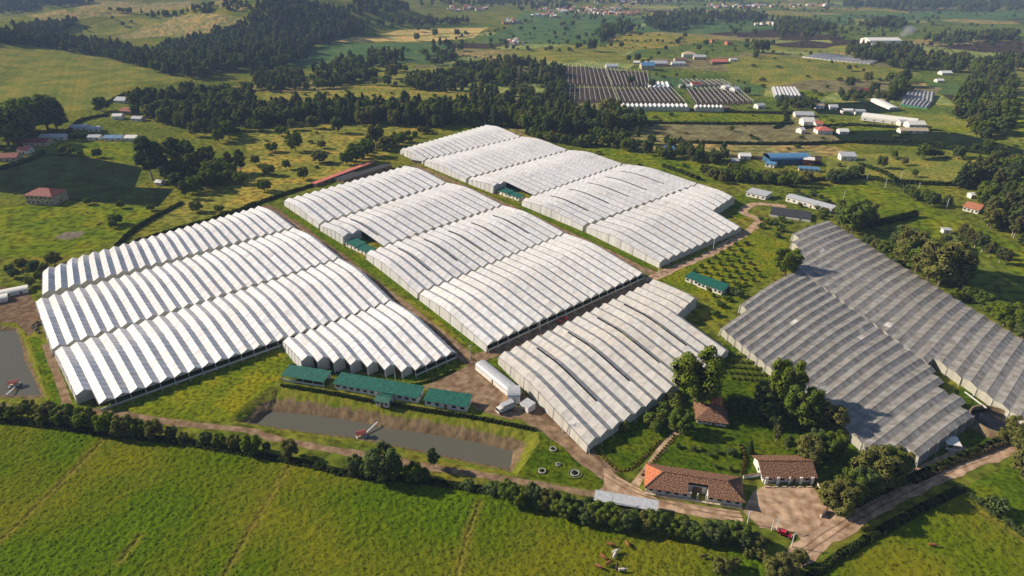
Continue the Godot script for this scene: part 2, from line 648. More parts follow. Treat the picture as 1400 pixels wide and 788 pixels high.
func materials() -> void:
	var tone := noise_tex(1, 0.006, [[0.2, Color(0.74, 0.82, 0.70)], [0.45, Color(0.85, 0.90, 0.80)], [0.6, Color(0.93, 0.93, 0.84)], [0.8, Color(1.0, 0.95, 0.84)]], 1024, 8)
	var fine := noise_tex(2, 0.018, [[0.2, gray(0.60)], [0.5, gray(0.86)], [0.8, gray(1.0)]], 1024, 9)
	var dirt := noise_tex(3, 0.008, [[0.2, Color(0.78, 0.73, 0.68)], [0.5, Color(0.90, 0.88, 0.85)], [0.8, Color(1, 0.98, 0.95)]], 1024, 8)
	var film := noise_tex(4, 0.010, [[0.2, gray(0.90)], [0.45, gray(0.96)], [0.7, gray(1.0)]], 1024, 6)
	M.tone = tone
	M.mild = noise_tex(12, 0.02, [[0.2, gray(0.84)], [0.5, gray(0.93)], [0.8, gray(1.0)]], 512, 8)
	M.fine = fine
	M.dirt_t = dirt
	M.film_t = film
	M.ground = land(lin(0.245, 0.25, 0.04), tone, 420.0, fine, 110.0)
	M.lawn = land(lin(0.165, 0.225, 0.014), tone, 90.0, fine, 46.0)
	M.lawn_dry = land(lin(0.275, 0.29, 0.02), tone, 110.0, fine, 46.0)
	M.lawn_dark = land(lin(0.125, 0.175, 0.012), tone, 90.0, fine, 46.0)
	M.dirt = land(lin(0.34, 0.245, 0.165), dirt, 40.0, M.mild, 40.0)
	M.dirt_pale = land(lin(0.58, 0.42, 0.30), dirt, 40.0, M.mild, 40.0)
	M.dirt_wet = land(lin(0.24, 0.17, 0.115), dirt, 40.0, M.mild, 40.0)
	M.bank = land(lin(0.34, 0.27, 0.17), dirt, 30.0, fine, 6.0)
	var w := mat(lin(0.105, 0.098, 0.066), 0.1)
	w.metallic_specular = 0.5
	M.water = w
	M.water_dark = mat(lin(0.010, 0.011, 0.014), 0.06)
	M.water_dark.metallic_specular = 0.25
	var f := mat(Color(1, 1, 1), 0.5, true)
	f.albedo_texture = film
	f.uv1_scale = Vector3(1 / 37.0, 1 / 37.0, 1)
	f.metallic_specular = 0.3
	M.film = f
	var fo := mat(Color(1, 1, 1), 0.32, true)
	fo.albedo_texture = noise_tex(14, 0.012, [[0.2, Color(0.78, 0.76, 0.74)], [0.5, Color(0.90, 0.89, 0.88)], [0.8, Color(1, 1, 1)]], 1024, 8)
	fo.uv1_scale = Vector3(1 / 60.0, 1 / 60.0, 1)
	fo.backlight_enabled = true
	fo.backlight = Color(0.5, 0.5, 0.5)
	fo.metallic_specular = 0.25
	M.film_old = fo
	M.grass_vc = mat(Color(1, 1, 1), 1.0, true)
	M.grass_vc.metallic_specular = 0.0
	M.bank_vc = M.grass_vc.duplicate()
	M.batten = mat(lin(0.42, 0.41, 0.40), 0.8)
	M.gutter = mat(lin(0.22, 0.21, 0.20), 0.7)
	M.post = mat(lin(0.62, 0.62, 0.6), 0.6)
	M.dark = mat(lin(0.015, 0.015, 0.015), 0.9)
	M.lath = mat(lin(0.36, 0.35, 0.32), 0.8)

func terrain() -> void:
	# hills: from, to, height at each end, half width
	ridges = [
		[Vector2(-1250, -1150), Vector2(-620, -950), 62.0, 14.0, 210.0],
		[Vector2(-2300, -1700), Vector2(-1250, -1150), 90.0, 62.0, 300.0],
		[Vector2(-1050, -1750), Vector2(-760, -1800), 58.0, 50.0, 230.0],
		[Vector2(-560, -1620), Vector2(-430, -1900), 60.0, 70.0, 190.0],
		[Vector2(-1500, -2600), Vector2(-700, -2700), 90.0, 70.0, 420.0],
		[Vector2(560, -560), Vector2(900, -350), 26.0, 60.0, 150.0],
		[Vector2(1200, -4300), Vector2(3400, -3900), 150.0, 240.0, 420.0],
	]
	G.resize((NX + 1) * (NZ + 1))
	for j in NZ + 1:
		for i in NX + 1:
			var x := GX0 + i * CELL
			var z := GZ0 + j * CELL
			var h := hfun(x, z)
			var away := clampf((-z - 620.0) / 500.0, 0.0, 1.0)
			h += (hn.get_noise_2d(x * 0.12, z * 0.12) * 10.0 + hn.get_noise_2d(x * 0.4, z * 0.4) * clampf(h * 0.12, 0.0, 5.0)) * away
			G[j * (NX + 1) + i] = h
	# the pits of the two ponds
	var r1 := pit_poly([313, 577, 340, 548, 383, 527, 450, 537, 560, 552, 650, 570, 733, 588, 738, 604, 706, 652, 600, 630, 480, 605, 395, 592])
	var w1 := pit_poly([345, 580, 366, 563, 430, 568, 492, 577, 540, 586, 600, 596, 660, 607, 706, 619, 702, 643, 600, 622, 480, 599, 395, 588], 3.6)
	var r2 := pit_poly([-60, 440, 22, 442, 36, 462, 52, 505, 66, 548, 30, 552, -60, 548])
	var w2 := pit_poly([-55, 450, 22, 452, 33, 478, 46, 515, 58, 542, 20, 543, -55, 540], 1.6)
	holes = [r1, r2]
	var all := PackedVector2Array([Vector2(GX0, GZ0), Vector2(GX0 + NX * CELL, GZ0), Vector2(GX0 + NX * CELL, GZ0 + NZ * CELL), Vector2(GX0, GZ0 + NZ * CELL)])
	struct("ground", drape(all, 0.0, 0.4, true), M.ground)
	in_water(w1, r1, 3.6, M.bank_vc, M.water, "pond")
	in_water(w2, r2, 1.6, M.bank_vc, M.water, "reservoir")

# a rough pasture: tussocks are real relief, the colour patches belong to the grass
func pasture(pts: Array, step: float, lines: Array, seed_: int, dry: float) -> MeshInstance3D:
	var poly := poly_px(pts)
	var r := Rect2(poly[0], Vector2.ZERO)
	for v in poly: r = r.expand(v)
	var nx := int(r.size.x / step) + 1
	var nz := int(r.size.y / step) + 1
	var n1 := FastNoiseLite.new()
	n1.seed = seed_
	n1.noise_type = FastNoiseLite.TYPE_CELLULAR
	n1.cellular_return_type = FastNoiseLite.RETURN_DISTANCE
	n1.frequency = 0.62
	n1.fractal_type = FastNoiseLite.FRACTAL_FBM
	n1.fractal_octaves = 2
	n1.domain_warp_enabled = true
	n1.domain_warp_amplitude = 1.2
	n1.domain_warp_frequency = 0.2
	var n2 := FastNoiseLite.new()
	n2.seed = seed_ + 5
	n2.frequency = 0.016
	n2.fractal_octaves = 4
	var n3 := FastNoiseLite.new()
	n3.seed = seed_ + 9
	n3.frequency = 0.33
	n3.fractal_octaves = 3
	var segs := []
	for l in lines:
		var w := []
		for k in range(0, l.size(), 2):
			var p := tp(l[k], l[k + 1])
			w.append(Vector2(p.x, p.z))
		segs.append(w)
	var vs := PackedVector3Array()
	var cs := PackedColorArray()
	var ix := PackedInt32Array()
	var id := {}
	var inside := PackedByteArray()
	inside.resize((nx + 1) * (nz + 1))
	var fall := Vector2(0.55, 0.83)
	for j in nz + 1:
		for i in nx + 1:
			var q := r.position + Vector2(i, j) * step
			if not Geometry2D.is_point_in_polygon(q, poly): continue
			inside[j * (nx + 1) + i] = 1
			var along := q.dot(fall)
			var cross := q.dot(fall.orthogonal())
			var c := n1.get_noise_2d(cross * 1.25, along * 0.75)
			var big := n2.get_noise_2d(q.x, q.y)
			var wob := n3.get_noise_2d(q.x, q.y)
			var tuft := clampf(-c, 0.0, 1.0)
			var lush := clampf(0.5 + big * 1.3, 0.0, 1.0)
			var y := 0.12 + tuft * (0.34 + 0.36 * lush) + wob * 0.2
			var dryk := clampf((1.0 - lush) * 0.75 + wob * 0.35 + dry, 0.0, 1.0)
			var col := Color(0.064, 0.112, 0.006).lerp(Color(0.168, 0.162, 0.011), dryk)
			col = col.lerp(Color(0.098, 0.162, 0.006), clampf(big * 1.4 + wob * 0.5, 0.0, 1.0) * 0.6)
			for w in segs:
				for k in w.size() - 1:
					var cp := Geometry2D.get_closest_point_to_segment(q, w[k], w[k + 1])
					var d := cp.distance_to(q) + wob * 0.5
					if d < 2.6:
						if d < 0.5: y *= 0.5
						col = col.lerp(Color(0.19, 0.15, 0.03), clampf(1.0 - d / 2.6, 0.0, 1.0) * 0.65)
			id[j * (nx + 1) + i] = vs.size()
			vs.append(Vector3(q.x, y, q.y))
			cs.append(col)
	for j in nz:
		for i in nx:
			var a := j * (nx + 1) + i
			var b := a + 1
			var c := a + nx + 1
			var d := c + 1
			if inside[a] and inside[b] and inside[c] and inside[d]:
				ix.append_array(PackedInt32Array([id[a], id[b], id[c], id[b], id[d], id[c]]))
	var ar := []
	ar.resize(Mesh.ARRAY_MAX)
	ar[Mesh.ARRAY_VERTEX] = vs
	ar[Mesh.ARRAY_COLOR] = cs
	ar[Mesh.ARRAY_INDEX] = ix
	var am := ArrayMesh.new()
	am.add_surface_from_arrays(Mesh.PRIMITIVE_TRIANGLES, ar)
	var st := SurfaceTool.new()
	st.create_from(am, 0)
	st.generate_normals()
	var o := struct("pasture", st.commit(), M.grass_vc)
	tufts(poly, vs, cs, seed_)
	return o

# tussocks standing in the pasture: more than anybody could count
func tufts(poly: PackedVector2Array, vs: PackedVector3Array, cs: PackedColorArray, seed_: int) -> void:
	var rg := RandomNumberGenerator.new()
	rg.seed = seed_
	var st := stb()
	for k in 9:
		var th := TAU * k / 9 + rg.randf_range(-0.3, 0.3)
		var d := Vector3(cos(th), 0, sin(th))
		var s := Vector3(-d.z, 0, d.x) * 0.14
		var r0 := rg.randf_range(0.0, 0.12)
		var tip := d * rg.randf_range(0.22, 0.42) + Vector3(0, rg.randf_range(0.22, 0.46), 0)
		var n := (d * 0.6 + Vector3.UP).normalized()
		for q in [d * r0 - s, tip, d * r0 + s]:
			st.set_normal(n)
			st.add_vertex(q - Vector3(0, 0.04, 0))
	var mesh := st.commit()
	var at := []
	for k in vs.size():
		if rg.randf() < 0.24: at.append(k)
	var mm := MultiMesh.new()
	mm.transform_format = MultiMesh.TRANSFORM_3D
	mm.use_colors = true
	mm.mesh = mesh
	mm.instance_count = at.size()
	for k in at.size():
		var s := rg.randf_range(0.35, 0.95)
		mm.set_instance_transform(k, Transform3D(Basis(Vector3.UP, rg.randf() * TAU).scaled(Vector3(s, s * rg.randf_range(0.6, 1.3), s)), vs[at[k]]))
		var c := cs[at[k]]
		var f := rg.randf_range(0.75, 1.55)
		mm.set_instance_color(k, Color(c.r * f, c.g * f, c.b * f))
	var mi := MultiMeshInstance3D.new()
	mi.name = numbered("grass")
	mi.multimesh = mm
	mi.material_override = M.grass_vc
	add_child(mi)
	tag(mi, "rough green grass tussocks covering the pasture", "grass", "", "stuff")

func near_land() -> void:
	pasture([-90, 552, 60, 588, 130, 596, 230, 608, 340, 624, 480, 654, 600, 668, 700, 682, 850, 714, 980, 742, 1035, 758, 1050, 778, 1045, 900, -190, 900], 0.4,
		[[-60, 800, 100, 645, 148, 597], [300, 800, 345, 720, 395, 640], [620, 810, 640, 730, 655, 690], [165, 770, 190, 735]], 11, 0.0)
	pasture([1090, 900, 1108, 790, 1150, 757, 1240, 704, 1318, 672, 1335, 692, 1400, 735, 1480, 790, 1480, 900], 0.55, [[1318, 690, 1345, 705, 1400, 740]], 23, 0.22)
	# lawns
	field("lawn", [150, 556, 255, 520, 383, 480, 398, 503, 378, 522, 308, 577, 230, 572], M.lawn_dry)
	field("lawn", [385, 480, 400, 497, 545, 530, 600, 512, 640, 492, 624, 486, 560, 510, 470, 520], M.lawn)
	field("lawn", [737, 592, 765, 606, 800, 633, 826, 656, 822, 668, 790, 666, 718, 652, 708, 648, 735, 612], M.lawn_dark)
	field("lawn", [810, 598, 850, 645, 862, 642, 922, 592, 990, 500, 1010, 478, 990, 470, 985, 490], M.lawn_dark)
	field("garden", [884, 640, 930, 592, 1000, 498, 1040, 496, 1150, 580, 1215, 640, 1145, 690, 1115, 655, 1012, 656, 1016, 680], M.lawn_dark, 0.0, 0.035)
	field("orchard", [888, 378, 1020, 312, 1080, 335, 1060, 375, 1018, 398, 990, 440, 975, 440, 970, 410, 905, 385], M.lawn_dry)
	field("lawn", [975, 276, 1018, 266, 1030, 290, 1010, 300], M.lawn)
	field("lawn", [38, 462, 50, 460, 72, 480, 95, 535, 110, 560, 70, 552, 58, 510], M.lawn)
	field("lawn", [1318, 668, 1400, 735, 1480, 790, 1480, 640, 1400, 622], M.lawn, 0.0, 0.028)
	field("lawn", [1305, 535, 1330, 522, 1400, 560, 1440, 585, 1400, 612, 1255, 645, 1215, 640, 1325, 580], M.lawn_dark, 0.0, 0.028)
	for l in [[390, 287, 440, 322, 500, 362, 575, 412, 662, 480], [575, 232, 640, 256, 715, 286, 800, 322, 892, 366], [675, 494, 740, 545, 803, 596], [652, 508, 690, 536, 712, 560, 745, 580]]:
		road("grass_strip", l, 6.0 if l[0] < 600 else 5.0, M.lawn, 0.045)
	# lanes of bare earth
	road("lane", [362, 281, 420, 320, 490, 372, 560, 428, 640, 493], 7.5, M.dirt_wet)
	road("lane", [392, 300, 470, 355, 540, 405, 648, 490], 2.6, M.dirt, 0.075)
	road("lane", [566, 226, 622, 250, 700, 284, 790, 325, 892, 374], 5.0, M.dirt, 0.06)
	road("lane", [636, 497, 690, 475, 780, 432, 890, 381], 8.0, M.dirt, 0.065)
	road("lane", [884, 384, 925, 366, 975, 345, 1020, 318, 1038, 302, 1016, 290, 1034, 279, 1075, 283], 6.0, M.dirt_pale, 0.07)
	road("lane", [636, 490, 680, 522, 730, 560, 770, 592, 800, 618, 835, 650], 6.0, M.dirt_wet, 0.075)
	road("lane", [690, 556, 730, 576, 765, 598, 800, 628, 838, 656], 5.5, M.dirt, 0.085)
	field("yard", [575, 530, 612, 515, 640, 500, 652, 508, 680, 530, 714, 562, 700, 575, 650, 560, 645, 550], M.dirt, 0.3, 0.05)
	field("yard", [825, 640, 850, 655, 900, 683, 1012, 700, 1018, 716, 960, 708, 850, 686, 815, 676, 826, 664], M.dirt_pale, 0.3, 0.09)
	road("lane", [-40, 552, 40, 560, 85, 562, 150, 565, 235, 578, 340, 589, 363, 597, 430, 611, 505, 624, 600, 641, 690, 655, 760, 668, 830, 679], 3.2, M.dirt, 0.055)
	road("lane", [868, 664, 885, 640, 905, 614, 927, 590], 2.6, M.dirt_pale, 0.06)
	field("parking_yard", [1016, 700, 1030, 672, 1048, 664, 1112, 667, 1128, 688, 1146, 706, 1168, 700, 1172, 712, 1105, 752, 1088, 728, 1040, 722], M.dirt_pale, 0.2, 0.05)
	road("lane", [1078, 772, 1122, 738, 1170, 708, 1240, 670, 1300, 642, 1350, 624, 1440, 590], 6.5, M.dirt_pale, 0.07)
	road("lane", [1240, 650, 1290, 628, 1320, 612], 3.0, M.dirt_pale, 0.06)
	field("yard", [0, 392, 40, 400, 58, 440, 40, 460, 20, 440, 0, 444, -60, 440, -60, 400], M.dirt_wet, 0.0, 0.05)
	ruts([1078, 772, 1122, 738, 1170, 708, 1240, 670, 1300, 642, 1350, 624], 0.95, 0.095)
	ruts([640, 496, 690, 475, 780, 432, 886, 382], 1.1, 0.09)
	ruts([700, 561, 730, 576, 765, 598, 800, 628, 838, 656, 880, 676, 960, 697, 1015, 706], 0.9, 0.115)
	ruts([892, 381, 925, 366, 975, 345, 1020, 318], 0.9, 0.095)
	ruts([150, 565, 235, 578, 340, 589, 363, 597, 430, 611, 505, 624, 600, 641, 690, 655, 760, 668], 0.75, 0.08)
	ruts([362, 281, 420, 320, 490, 372, 560, 428, 636, 490], 1.4, 0.09)
	road("lane", [62, 470, 76, 508, 90, 548, 88, 565], 3.2, M.dirt, 0.06)

var edges := []
func far_land() -> void:
	var fm := {
		"green": land(lin(0.19, 0.24, 0.052), M.tone, 330.0, M.fine, 150.0), "olive": land(lin(0.34, 0.325, 0.078), M.tone, 300.0, M.fine, 130.0, 1.0, 4.0),
		"dry": land(lin(0.43, 0.355, 0.08), M.tone, 260.0, M.fine, 130.0), "ochre": land(lin(0.95, 0.67, 0.30), M.tone, 380.0, M.fine, 200.0, 1.0, 5.0),
		"tan": land(lin(0.45, 0.35, 0.16), M.tone, 300.0, M.fine, 200.0), "plowed": land(lin(0.09, 0.068, 0.058), M.dirt_t, 200.0, M.fine, 150.0, 1.0, 6.0),
		"crop": land(lin(0.022, 0.042, 0.020), M.dirt_t, 150.0, M.fine, 100.0, 1.0, 6.0), "teal": land(lin(0.145, 0.235, 0.10), M.tone, 380.0, M.fine, 150.0, 1.0, 4.0),
		"pale": land(lin(0.42, 0.45, 0.17), M.tone, 260.0, M.fine, 130.0),
		"bright": land(lin(0.235, 0.275, 0.022), M.tone, 200.0, M.fine, 120.0), "gray": land(lin(0.31, 0.29, 0.15), M.dirt_t, 200.0, M.fine, 150.0, 1.0, 5.0)}
	M.fm = fm
	# the plain is a patchwork of small fields
	var pal := ["green", "olive", "dry", "teal", "pale", "green", "gray", "tan", "plowed", "bright", "pale", "teal", "tan"]
	var e1 := Vector2(0.93, 0.37)
	var e2 := Vector2(-0.37, 0.93)
	for row in 26:
		var y := -3500.0 + row * 112.0 + rng.randf_range(-12, 12)
		var x := -700.0
		while x < 2700.0:
			var w := rng.randf_range(90, 260)
			var c := e1 * x + e2 * y
			x += w
			if c.y > -640.0 or absf(c.x) > -c.y * 0.85 + 60.0 or c.x < -330.0 + minf((-c.y - 900.0) * -0.25, 0.0): continue
			var q := [c, c + e1 * (w - 3), c + e1 * (w - 3) + e2 * 109.0, c + e2 * 109.0]
			struct("field", drape(PackedVector2Array(q), 0.02, rng.randf_range(0, 3)), fm[pal[rng.randi() % pal.size()]])
			if rng.randf() < 0.5: edges.append([q[3], q[2]])
			if rng.randf() < 0.3: edges.append([q[0], q[3]])
	for f in [
		# left hills
		["olive", 0.5, [-200, 60, 0, 62, 50, 63, 110, 73, 160, 83, 210, 97, 255, 107, 235, 114, 190, 116, 172, 122, 150, 138, 128, 148, 95, 153, 0, 146, -150, 150]],
		["tan", 0.2, [150, 50, 190, 39, 240, 22, 280, 18, 335, 27, 310, 38, 270, 52, 220, 50, 165, 53]],
		["olive", 0.2, [90, 40, 160, 25, 240, 17, 246, 22, 190, 38, 148, 48, 115, 48]],
		["tan", 0.2, [0, 26, 100, 18, 110, 4, 260, 2, 340, 10, 330, 16, 240, 12, 120, 24, 60, 32]],
		# left meadows
		["bright", 0.9, [-80, 285, 0, 280, 80, 283, 120, 280, 210, 284, 200, 305, 150, 332, 100, 350, 0, 352, -80, 355]],
		["crop", 1.25, [-90, 262, -20, 232, 58, 210, 110, 214, 195, 229, 184, 256, 238, 258, 216, 283, 120, 276, 0, 263]],
		["dry", 0.4, [330, 182, 350, 172, 420, 168, 500, 175, 590, 172, 560, 192, 530, 212, 480, 232, 400, 262, 330, 284, 240, 310, 215, 300, 300, 250, 340, 215]],
		["bright", 0.7, [70, 190, 180, 196, 200, 226, 110, 212, 70, 206]],
		["dry", 0.3, [360, 128, 440, 123, 560, 128, 625, 140, 560, 148, 440, 142, 360, 140]],
		# the plain, left to right
		["ochre", 0.25, [452, 58, 482, 51, 560, 49, 655, 46, 648, 52, 560, 57]],
		["ochre", 0.25, [518, 47, 540, 42, 668, 37, 655, 45]],
		["green", 0.2, [470, 26, 560, 24, 720, 28, 668, 36, 535, 41, 500, 36]],
		["teal", 0.1, [388, 88, 440, 62, 590, 58, 622, 66, 612, 84, 520, 90, 400, 92]],
		["olive", 0.1, [350, 98, 620, 92, 700, 108, 620, 118, 430, 116, 350, 108]],
		["teal", 0.1, [652, 58, 700, 36, 712, 16, 790, 18, 895, 26, 870, 36, 858, 46, 800, 60, 700, 60]],
		["dry", 0.6, [820, 68, 850, 46, 900, 44, 1000, 50, 960, 60, 860, 70]],
		["tan", 0.6, [870, 44, 1010, 49, 985, 53, 890, 46]],
		["teal", 0.3, [870, 40, 900, 28, 1100, 26, 1180, 30, 1120, 42, 960, 47]],
		["plowed", 0.2, [960, 46, 1060, 40, 1110, 44, 1090, 52, 985, 50]],
		["green", 0.1, [860, 76, 900, 66, 980, 54, 1040, 58, 1010, 76, 960, 80]],
		["olive", 0.2, [700, 68, 820, 62, 860, 72, 780, 86, 700, 82]],
		["olive", 0.4, [990, 82, 1060, 74, 1200, 90, 1260, 100, 1240, 108, 1100, 112, 1000, 108]],
		["dry", 0.4, [1010, 88, 1120, 92, 1200, 98, 1160, 102, 1040, 100]],
		["plowed", 0.1, [1050, 60, 1100, 55, 1150, 60, 1130, 66, 1070, 64]],
		["gray", 0.1, [1060, 118, 1100, 110, 1200, 112, 1290, 120, 1280, 128, 1120, 126]],
		["bright", 0.3, [1090, 124, 1150, 122, 1120, 136, 1100, 138]],
		["crop", 0.4, [1100, 142, 1190, 138, 1240, 152, 1170, 158, 1120, 156]],
		["green", 0.1, [1140, 36, 1240, 30, 1330, 34, 1400, 32, 1400, 46, 1250, 54, 1150, 52]],
		["plowed", 0.2, [1280, 62, 1400, 58, 1400, 72, 1330, 70]],
		["olive", 0.6, [1372, 96, 1480, 92, 1480, 150, 1388, 150, 1376, 120]],
		["bright", 0.3, [850, 152, 1000, 154, 1085, 158, 1075, 169, 900, 170, 862, 166]],
		["gray", 0.25, [880, 172, 1000, 170, 1120, 173, 1150, 192, 1000, 196, 930, 192]],
		["crop", 0.2, [1120, 178, 1280, 176, 1400, 205, 1400, 218, 1250, 200, 1150, 195]],
		["tan", 0.2, [920, 197, 1000, 196, 1140, 200, 1170, 212, 1040, 214, 960, 210]],
		["bright", 0.5, [790, 196, 860, 206, 1000, 226, 1060, 235, 1100, 246, 1060, 250, 960, 250, 880, 226, 820, 214]],
		["olive", 0.5, [1130, 212, 1240, 208, 1360, 218, 1330, 250, 1240, 245, 1180, 240, 1130, 235]],
		["bright", 0.4, [1090, 264, 1180, 248, 1240, 270, 1290, 290, 1260, 302, 1180, 290, 1130, 285]],
		["bright", 0.4, [1230, 300, 1290, 292, 1380, 330, 1420, 350, 1420, 400, 1340, 350, 1270, 322]],
		["green", 0.4, [1180, 306, 1270, 322, 1400, 380, 1400, 430, 1320, 420, 1240, 350]],
		["olive", 0.4, [1130, 160, 1290, 155, 1330, 172, 1200, 176]],
		["olive", 0.2, [1230, 178, 1380, 182, 1400, 200, 1300, 180]],
		["teal", 0.2, [1100, 20, 1400, 14, 1400, 26, 1200, 28]]]:
		field("field", f[2], fm[f[0]], f[1], rng.randf_range(0.03, 0.06))

func glasshouses() -> void:
	var ga := "white plastic greenhouses beside the reservoir"
	greenhouse("white plastic greenhouse, row farthest from the green roofed sheds, beside the pasture hedge", ga, [62, 366, 357, 283, 57, 404, 404.5, 311.7], 24, {"late": {0: 0.25, 1: 0.22}})
	greenhouse("white plastic greenhouse, second row from the pasture hedge, beside the reservoir corner", ga, [48, 413, 405, 313, 71, 479, 467, 353.5], 26, {})
	greenhouse("white plastic greenhouse, third row, open front on the yellowish lawn", ga, [74, 481, 468, 354.5, 113, 562, 538, 412], 25, {"short": {0: 0.8}, "front": "open"})
	greenhouse("short white plastic greenhouse with stepped front ends above the green roofed sheds", ga, [386, 467, 538.5, 412.5, 470, 540, 624, 483], 11, {"para": true, "short": {0: 0.42, 1: 0.5, 2: 0.58, 3: 0.67, 4: 0.76, 5: 0.86, 6: 0.95}, "front": "open"})
	var gb := "white plastic greenhouses of the middle block"
	greenhouse("white plastic greenhouse, middle block, row beside the pink roofed shed", gb, [388, 275, 556, 228, 436, 307, 613, 250.5], 16, {"tint": Color(0.60, 0.60, 0.615)})
	greenhouse("white plastic greenhouse, middle block, with two bays cut short behind a green roofed hut", gb, [437, 309, 614, 251, 499, 346, 689, 281], 17, {"tint": Color(0.58, 0.58, 0.595), "short": {0: 0.55, 1: 0.55}, "vents": [[2, 0.15, 0.85]]})
	greenhouse("white plastic greenhouse, middle block, third row with five dark ridge vents", gb, [500, 347, 690, 282, 572, 402, 774.5, 319.3], 18, {"tint": Color(0.575, 0.575, 0.59), "vents": [[2, 0.15, 0.8], [5, 0.15, 0.8], [8, 0.15, 0.8], [11, 0.15, 0.8], [14, 0.15, 0.8]]})
	greenhouse("white plastic greenhouse, middle block, front row with brightest new film along the dirt lane", gb, [573, 402.5, 775, 320, 666.6, 474, 882.4, 375], 18, {"bright": 4, "front": "open", "tint": Color(0.58, 0.575, 0.575)})
	var gc := "white plastic greenhouses of the far block"
	greenhouse("white plastic greenhouse, far block, row below the dark wood", gc, [546.7, 206, 665.6, 172, 579, 220, 714, 188], 18, {"tint": Color(0.58, 0.58, 0.595)})
	greenhouse("white plastic greenhouse, far block, second row from the dark wood", gc, [580, 221, 715, 188, 638, 245, 778, 206], 18, {"tint": Color(0.58, 0.58, 0.595), "rise": 2.6})
	greenhouse("white plastic greenhouse, far block, with two bays cut short behind a green roofed hut", gc, [640, 246, 779, 206.5, 713, 274, 853, 225], 18, {"tint": Color(0.58, 0.58, 0.595), "short": {0: 0.5, 1: 0.5}, "rise": 2.8})
	greenhouse("white plastic greenhouse, far block, fourth row with dark ridge vents", gc, [713, 275, 854, 225.5, 798, 310, 956, 252], 18, {"tint": Color(0.575, 0.575, 0.59), "vents": [[2, 0.2, 0.85], [5, 0.2, 0.85], [8, 0.2, 0.85], [11, 0.2, 0.85], [14, 0.2, 0.85]], "rise": 2.8})
	greenhouse("white plastic greenhouse, far block, front row above the orchard of small bushes", gc, [801, 311, 957, 252, 903, 360, 1050, 297], 15, {"short": {11: 0.6, 12: 0.58, 13: 0.56, 14: 0.54}, "rise": 2.8, "tint": Color(0.55, 0.547, 0.55)})
	greenhouse("cream white plastic greenhouse standing alone between the dirt lane and the farmhouse garden", "", [680.7, 488, 896.5, 383, 804.6, 585, 1030, 459], 17, {"para": true, "short": {14: 0.5, 15: 0.48, 16: 0.46}, "vents": [[2, 0.12, 0.8], [5, 0.12, 0.8], [8, 0.12, 0.8], [11, 0.12, 0.8]], "tint": Color(0.50, 0.482, 0.458)})
	var old := {"ribs": true, "film": M.film_old, "wallfilm": M.film, "bay": 0.75, "rise": 1.6, "vary": 0.035, "gable": Color(0.40, 0.39, 0.33), "tint": Color(0.315, 0.307, 0.298), "tint2": Color(0.325, 0.314, 0.295), "eave": 3.4}
	var e1 := old.duplicate()
	e1.merge({"first": 0, "panels": 17, "late": {16: 0.06, 17: 0.15, 18: 0.1, 19: 0.18}, "short": {0: 0.72, 19: 0.8}}, true)
	greenhouse("old grey film greenhouse with grimy panels, half beside the farmhouse trees", "old grey greenhouses", [1090, 369, 1350, 558, 976, 443, 1228, 648], 20, e1)
	var e2 := old.duplicate()
	e2.merge({"first": 5, "panels": 16, "short": {0: 0.6, 1: 0.72, 2: 0.8, 17: 0.9, 18: 0.9, 19: 0.89, 20: 0.89, 21: 0.89, 22: 0.89, 23: 0.89}}, true)
	greenhouse("old grey film greenhouse with grimy panels, half beside big trees and round tank", "old grey greenhouses", [1133, 302, 1470, 509, 1047, 338, 1424, 612], 24, e2)

# ------------------------------------------------------------------ buildings
func paint(c: Color, rough := 0.8) -> StandardMaterial3D:
	var m := mat(c, rough)
	m.albedo_texture = M.dirt_t
	m.uv1_triplanar = true
	m.uv1_scale = Vector3(0.06, 0.06, 0.06)
	return m

func roof_slab(st: SurfaceTool, a: Vector3, b: Vector3, c: Vector3, d: Vector3, th: float) -> void:
	quad(st, a, b, c, d, Vector3.UP)
	var k := Vector3(0, -th, 0)
	quad(st, a + k, b + k, c + k, d + k, Vector3.DOWN)
	var m := (a + b + c + d) / 4
	for e in [[a, b], [b, c], [c, d], [d, a]]:
		if (e[0] - e[1]).length() > 0.01:
			quad(st, e[0], e[1], e[1] + k, e[0] + k, (e[0] + e[1]) / 2 - m)

